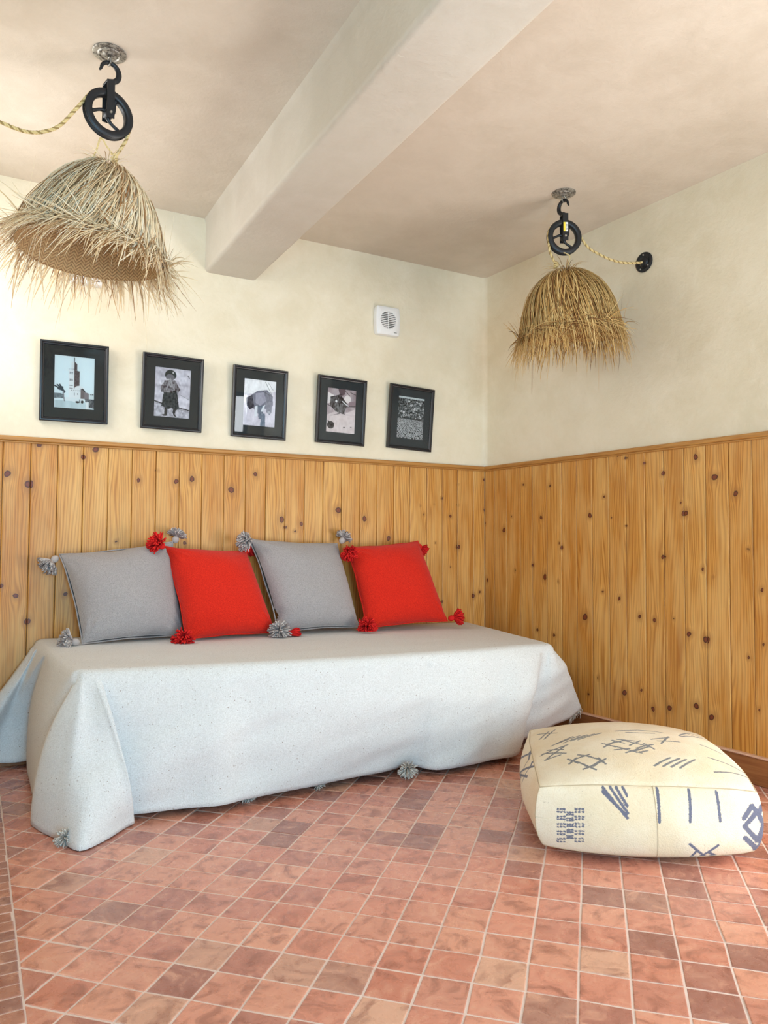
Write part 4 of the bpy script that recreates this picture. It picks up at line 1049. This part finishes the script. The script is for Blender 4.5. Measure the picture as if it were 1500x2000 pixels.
def twisted(mb, P, R, strands=3, pitch=.028, n=5, tone=0):
    """twisted rope along a polyline"""
    P = [Vector(p) for p in P]; Q = []
    for i in range(len(P)-1):
        p0, p1, p2, p3 = P[max(i-1, 0)], P[i], P[i+1], P[min(i+2, len(P)-1)]; m = max(2, int((p2-p1).length/.004))
        for k in range(m):
            f = k/m; Q.append(.5*((2*p1)+(-p0+p2)*f+(2*p0-5*p1+4*p2-p3)*f*f+(-p0+3*p1-3*p2+p3)*f**3))
    Q.append(P[-1])
    s = 0; ref = None; fr = []
    for i, q in enumerate(Q):
        t = (Q[min(i+1, len(Q)-1)]-Q[max(i-1, 0)]).normalized()
        if ref is None: ref = Vector((0,1,0)) if abs(t.y) < .8 else Vector((1,0,0))
        ref = (ref-t*ref.dot(t)).normalized(); fr.append((ref.copy(), t.cross(ref), s))
        if i < len(Q)-1: s += (Q[i+1]-q).length
    for k in range(strands):
        pts = []
        for q, (a, b, s) in zip(Q, fr):
            an = 2*math.pi*(s/pitch+k/strands); pts.append(q+(a*math.cos(an)+b*math.sin(an))*R*.5)
        mb.tube(pts, R*.56, n, True, (0, 0, .8)[k % 3])
    # stray fibres
    for k in range(int(len(Q)/7)):
        i = int(rng.integers(0, len(Q))); q = Q[i]; d = Vector(rng.normal(0, 1, 3)).normalized(); mb.tube([q, q+d*R*1.4, q+d*R*1.9+Vector((0,0,-.003))], [.0005, .0004, .0002], 3)

def pulley_lamp(px, py_, nrm, hook_flip, hook_yaw, shade_tilt, shade_c, mats, rope_pts, cords, anchor, label, seed, drift, sticker, spec):
    r = np.random.default_rng(seed)
    root = empty('pulley_pendant_lamp', (px, py_, H), label, 'lamp', 'straw pendant lamps hung from iron pulleys')
    n = Vector((nrm[0], nrm[1], 0)).normalized(); hx = Vector((-n.y, n.x, 0))
    if hx.x < 0: hx = -hx
    Z = Vector((0, 0, 1)); 
    def B(c, x=hx, y=-n): return Matrix(((x.x, y.x, 0, c[0]), (x.y, y.y, 0, c[1]), (0, 0, 1, c[2]), (0, 0, 0, 1)))
    # ceiling plate
    mb = MB(); mb.lathe([(.0001, -.001), (.056, -.001), (.0565, -.004), (.053, -.0065), (.040, -.007), (.037, -.011), (.033, -.012), (.029, -.009), (.024, -.010), (.020, -.014), (.012, -.016), (.0001, -.016)], 40, Matrix.Translation((px, py_, H)))
    plate = sharp(mb.build('ceiling_plate', M_GALV), 40); attach(plate, root)
    eye = MB(); ec = Vector((px, py_, H-.030)); ed = (Matrix.Rotation(hook_yaw+math.pi/2, 4, 'Z') @ hx)
    eye.tube([ec+(ed*math.cos(a)+Z*math.sin(a))*.014 for a in np.linspace(0, 2*math.pi, 21)[:-1]], .0033, 7, closed=True)
    eye.tube([(px, py_, H-.012), (px, py_, H-.018)], .0045, 8); o = eye.build('eye', M_GALV); attach(o, plate); o.matrix_parent_inverse = Matrix.Identity(4)
    attach(o, root) if False else None
    o.parent = plate; o.matrix_parent_inverse = Matrix.Identity(4)
    # hook
    wc = Vector((px, py_, 2.482))
    hz = H-.040
    hd = (Matrix.Rotation(hook_yaw, 4, 'Z') @ hx)*(1 if not hook_flip else -1)
    hp = [(-.004, -.072), (.000, -.062), (.018, -.056), (.030, -.044), (.034, -.028), (.030, -.011), (.018, .001), (.002, .004), (-.014, -.001), (-.024, -.012), (-.028, -.025), (-.033, -.033)]
    hr = [.0075, .008, .0092, .0098, .0098, .0092, .0082, .0075, .0068, .006, .0048, .003]
    P = [Vector(p) for p in [(px, py_, hz)]]; pts = [Vector((px, py_, hz))+hd*a+Z*b for a, b in hp]
    # refine
    Q = []; Rr = []
    for i in range(len(pts)-1):
        p0, p1, p2, p3 = pts[max(i-1, 0)], pts[i], pts[i+1], pts[min(i+2, len(pts)-1)]
        for k in range(4): f = k/4; Q.append(.5*((2*p1)+(-p0+p2)*f+(2*p0-5*p1+4*p2-p3)*f*f+(-p0+3*p1-3*p2+p3)*f**3)); Rr.append(hr[i]*(1-f)+hr[i+1]*f)
    Q.append(pts[-1]); Rr.append(hr[-1])
    mb = MB(); mb.tube(Q, Rr, 12); o = mb.build('hook', M_IRON); attach(o, root)
    # bracket: two straps either side of the wheel and a bridge on top
    mb = MB(); M = B(wc)
    for sy in (-1, 1):
        mb.box((-.0135, sy*.0205-.0022, -.020), (.0135, sy*.0205+.0022, .112), .0012, M)
    mb.box((-.0135, -.0205, .104), (.0135, .0205, .112), .0012, M)
    br = sharp(mb.build('bracket', M_IRON)); attach(br, root)
    mb = MB(); mb.lathe([(.0001, -.027), (.004, -.027), (.0055, -.024), (.0055, .024), (.004, .027), (.0001, .027)], 14, M @ Matrix.Rotation(math.pi/2, 4, 'X'))
    o = sharp(mb.build('axle_bolt', M_GALV)); attach(o, root)
    if sticker:
        for nm, x0, x1, mt in (('sticker', -.011, -.001, M_YEL), ('sticker', -.001, .011, M_WHITE)):
            mb = MB(); mb.box((x0, -.0236, .022), (x1, -.0228, .066), 0, M); o = mb.build(nm, mt, smooth=False); attach(o, root)
        mb = MB()
        for k in range(5): mb.box((.001+.0016*(k % 2), -.0240, .030+k*.006), (.007+.001*(k % 3), -.0236, .032+k*.006), 0, M)
        o = mb.build('sticker_print', M_DARK, smooth=False); attach(o, root)
    # wheel with grooved rim and curved spokes
    mb = MB(); MW = M @ Matrix.Rotation(math.pi/2, 4, 'X')
    prof = [(.058, -.010), (.061, -.0145), (.070, -.0165), (.080, -.0150), (.084, -.0115), (.083, -.008), (.0745, -.004), (.0735, 0), (.0745, .004), (.083, .008), (.084, .0115), (.080, .0150), (.070, .0165), (.061, .0145), (.058, .010)]
    mb.lathe(prof, 56, MW, close=True)
    mb.lathe([(.0056, -.017), (.014, -.017), (.016, -.014), (.016, .014), (.014, .017), (.0056, .017)], 24, MW, close=True)
    for k in range(3):
        a0 = 2*math.pi*k/3+2.5; pts = []
        for t in np.linspace(0, 1, 9):
            rad = .013+.049*t; a = a0+.75*math.sin(t*1.7); pts.append(MW @ Vector((rad*math.cos(a), rad*math.sin(a), 0)))
        mb.tube(pts, [.0085-.003*math.sin(t*math.pi) for t in np.linspace(0, 1, 9)], 8, side=n)
    o = sharp(mb.build('pulley_wheel', M_IRON), 50); attach(o, root)
    # rope over the wheel
    groove = lambda deg: wc+(hx*math.cos(math.radians(deg))+Z*math.sin(math.radians(deg)))*.0795
    mb = MB(); path = []
    for p in rope_pts: path.append(groove(p) if not hasattr(p, '__len__') else Vector(p))
    twisted(mb, path, .0062)
    kn = path[-1]
    for k in range(3):      # knot where the rope ties on
        c = kn+Z*(.012-.010*k); mb.tube([c+Vector((math.cos(a)*.009, math.sin(a)*.009, .004*math.sin(a+k))) for a in np.linspace(0, 2*math.pi, 15)[:-1]], .0042, 6, closed=True)
    o = mb.build('rope', M_ROPE, None, True, 'tone'); attach(o, root)
    # wall plate
    A, an_ = Vector(anchor[0]), Vector(anchor[1]).normalized()
    ax = Vector((0,0,1)).cross(an_).normalized(); MA = Matrix(((ax.x, 0, an_.x, A.x), (ax.y, 0, an_.y, A.y), (ax.z, 1, an_.z, A.z), (0,0,0,1)))
    mb = MB(); mb.lathe([(.0001, .001), (.050, .001), (.050, .005), (.046, .008), (.037, .0085), (.034, .006), (.026, .006), (.022, .012), (.014, .015), (.0001, .015)], 36, MA)
    o = sharp(mb.build('wall_plate', M_IRON), 40); attach(o, root)
    for (sx, sz) in ((.0, .040), (-.02, -.036), (.03, -.024)):
        mb = MB(); mb.lathe([(.0001, .0125), (.003, .012), (.0045, .0095), (.0045, .006)], 10, MA @ Matrix.Translation((sx*.9, sz*.9, 0))); s_ = mb.build('screw', M_GALV); s_.parent = o; s_.matrix_parent_inverse = Matrix.Identity(4)
    # woven shade
    sc = Vector(shade_c); HH = spec['h']; RR = spec['r']
    MS = Matrix.Translation(sc) @ Matrix.Rotation(shade_tilt[1], 4, 'Y') @ Matrix.Rotation(shade_tilt[0], 4, 'X')
    def surf(th, t, off=0.0):
        q = t**1.45; a = t*math.pi/2; rr = RR*(spec['k']*q**.58+(1-spec['k'])*math.sin(a)**.8)+off*.7*math.sin(a)+.010*math.sin(3*th+seed)*t*t
        z = -HH*(spec['k']*q+(1-spec['k'])*(1-math.cos(min(a, 1.5708))))+off*math.cos(a*.7)
        z += .014*math.sin(2*th+seed*1.3)*t*t
        return MS @ Vector((rr*math.cos(th), rr*math.sin(th), z))
    V = []; F = []; U_ = []; V_ = []; nt_, nth = 26, 72
    for j in range(nt_+1):
        t = .05+.95*j/nt_
        for i in range(nth+1):
            th = 2*math.pi*i/nth; V.append(surf(th, t)); U_.append(i/nth*1.5); V_.append(t*.42)
    for j in range(nt_):
        for i in range(nth): a = j*(nth+1)+i; F.append((a, a+nth+1, a+nth+2, a+1))
    shade = mk('lamp_shade', V, F, mats[1], attrs={'wu': U_, 'wv': V_}); attach(shade, root)
    so = shade.modifiers.new('t', 'SOLIDIFY'); so.thickness = .004
    # straw fringe
    mb = MB(); G = Vector((0, 0, -1))
    def strip(th, t0, L, dth, off, w, flare, curl, seg=10):
        P = []; ds = L/seg; t = t0; a = th; arc = RR*1.55
        while t < 1.0 and len(P)*ds < L:
            P.append(surf(a, t, off*(1-.2*math.sin(len(P)*1.3)))); t += ds/arc*1.15; a += dth*ds; off += .0016
        if not P: P.append(surf(a, 1.0, off))
        p = P[-1].copy()
        v = (surf(a+dth*.02, min(t, 1.0), off+.0)-surf(a, max(t-.08, .05), off)).normalized()
        rad = Vector((math.cos(a), math.sin(a), 0)); v = (v+rad*flare+Vector(drift)*r.uniform(0, 1)).normalized()
        while len(P)*ds < L:
            p = p+v*ds; P.append(p.copy()); v = (v+G*curl*ds/.03+Vector(r.normal(0, .045, 3))).normalized()
        if len(P) < 3: return
        m = len(P); R_ = [w*(.75+.35*min(1, 3*i/m))*(1-(i/(m-1))**4*.85) for i in range(m)]
        mid = P[m//2]-sc; sd = Vector((mid.x, mid.y, .4*abs(mid.z)+.02)).normalized()
        mb.tube(P, R_, 4, True, float(np.clip(r.normal(.48, .30), 0, 1)), flat=.28, side=sd)
    for k in range(spec['n1']):       # long blades combed down the dome
        th = r.uniform(0, 2*math.pi); t0 = r.uniform(.03, .80)**.9
        arcl = (1-t0)*RR*1.55
        strip(th, t0, arcl*.9+r.uniform(*spec['ex']), r.normal(spec['sw'], 1.1), r.uniform(.004, .016), r.uniform(.0010, .0023)*spec['w'], r.uniform(*spec['fl']), r.uniform(*spec['cu']))
    for k in range(spec['n2']):       # short blades around the rim
        th = r.uniform(0, 2*math.pi); strip(th, r.uniform(.80, 1.0), r.uniform(*spec['rl']), r.normal(spec['sw']*.6, 1.6), r.uniform(-.004, .006), r.uniform(.0008, .0018), r.uniform(-.1, .8)+.3*spec['fw'], r.uniform(.08, .4), 7)
    for k in range(60*spec['fw']):    # broad pale blades swept forward and to the left
        th = r.uniform(math.pi*.85, math.pi*1.6); t0 = r.uniform(.35, .85); arcl = (1-t0)*RR*1.55
        strip(th, t0, arcl*.9+r.uniform(.10, .26), r.uniform(-4.5, -1.0), r.uniform(.014, .024), r.uniform(.0020, .0034), r.uniform(.2, .8), r.uniform(.0, .12), 12)
    for k in range(14):               # a few very long stragglers
        th = r.uniform(0, 2*math.pi); strip(th, .9, r.uniform(.20, .34), 0, .004, .0009, r.uniform(0, .5), .25, 12)
    for k in range(46):               # tuft at the crown
        th = r.uniform(0, 2*math.pi); p0 = surf(th, .05, .002); v = (Vector((math.cos(th), math.sin(th), 0))*r.uniform(.3, 1)+Z*r.uniform(.0, .7)).normalized(); P = [p0]
        for s in range(6): P.append(P[-1]+v*r.uniform(.010, .020)); v = (v+G*.22).normalized()
        mb.tube(P, [.0014]*5+[.0009, .0004], 4, True, r.random(), flat=.4)
    o = mb.build('straw_fringe', mats[0], None, True, 'tone'); o.parent = shade; o.matrix_parent_inverse = Matrix.Identity(4)
    for c in cords:
        mb = MB(); twisted(mb, c, .0036, 2, .018, 4); o = mb.build('shade_cord', M_ROPE, None, True, 'tone'); attach(o, root)
    return root
# left lamp: rope runs to the left wall; right lamp: rope runs to the plate on the right wall
pulley_lamp(-2.455, -1.160, (.22, -.975), False, .0, (math.radians(3), math.radians(6)), (-2.455, -1.160, 2.302), (M_STRAW1, M_WEAVE1),
    [(-3.048, -1.16, 2.43), (-2.93, -1.16, 2.395), (-2.80, -1.160, 2.366), (-2.70, -1.162, 2.352), (-2.62, -1.168, 2.385), (-2.565, -1.175, 2.455), 152, 128, 100, 70, 40, 10, -14, (-2.396, -1.148, 2.405), (-2.432, -1.158, 2.335)],
    [[(-2.434, -1.16, 2.345), (-2.455, -1.165, 2.362), (-2.478, -1.170, 2.388), (-2.490, -1.168, 2.350), (-2.506, -1.165, 2.300)], [(-2.430, -1.16, 2.325), (-2.412, -1.170, 2.298), (-2.390, -1.18, 2.270)]],
    ((XL+.001, -1.16, 2.43), (1, 0, 0)), 'pale straw pendant lamp on a black iron pulley, left of the ceiling beam', 5, (-.75, -.10, .05), False,
    dict(h=.325, r=.238, n1=900, n2=230, sw=-2.2, k=.62, w=1.35, fl=(.2, .9), cu=(.0, .20), fw=1, rl=(.06, .17), ex=(.02, .22)))
nr = RN
pulley_lamp(-.372, -1.137, (-.37, -.93), True, -1.15, (math.radians(3), math.radians(-7)), (-.362, -1.137, 2.318), (M_STRAW2, M_WEAVE2),
    [(.078, -1.215, 2.420), (.040, -1.211, 2.411), (-.04, -1.205, 2.398), (-.11, -1.196, 2.400), (-.18, -1.18, 2.420), (-.245, -1.165, 2.450), 12, 35, 60, 90, 120, 150, 176, 196, (-.440, -1.115, 2.405), (-.412, -1.125, 2.345)],
    [[(-.385, -1.150, 2.402), (-.350, -1.150, 2.392), (-.352, -1.146, 2.355), (-.345, -1.142, 2.315)]],
    ((.0840+nr.x*.001, -1.216, 2.420), tuple(nr)), 'golden straw pendant lamp on a black iron pulley, right of the beam near the corner', 9, (-.06, -.02, -.10), True,
    dict(h=.315, r=.230, n1=980, n2=260, sw=.9, k=.15, w=1.15, fl=(.0, .5), cu=(.05, .30), fw=0, rl=(.06, .20), ex=(.03, .22)))
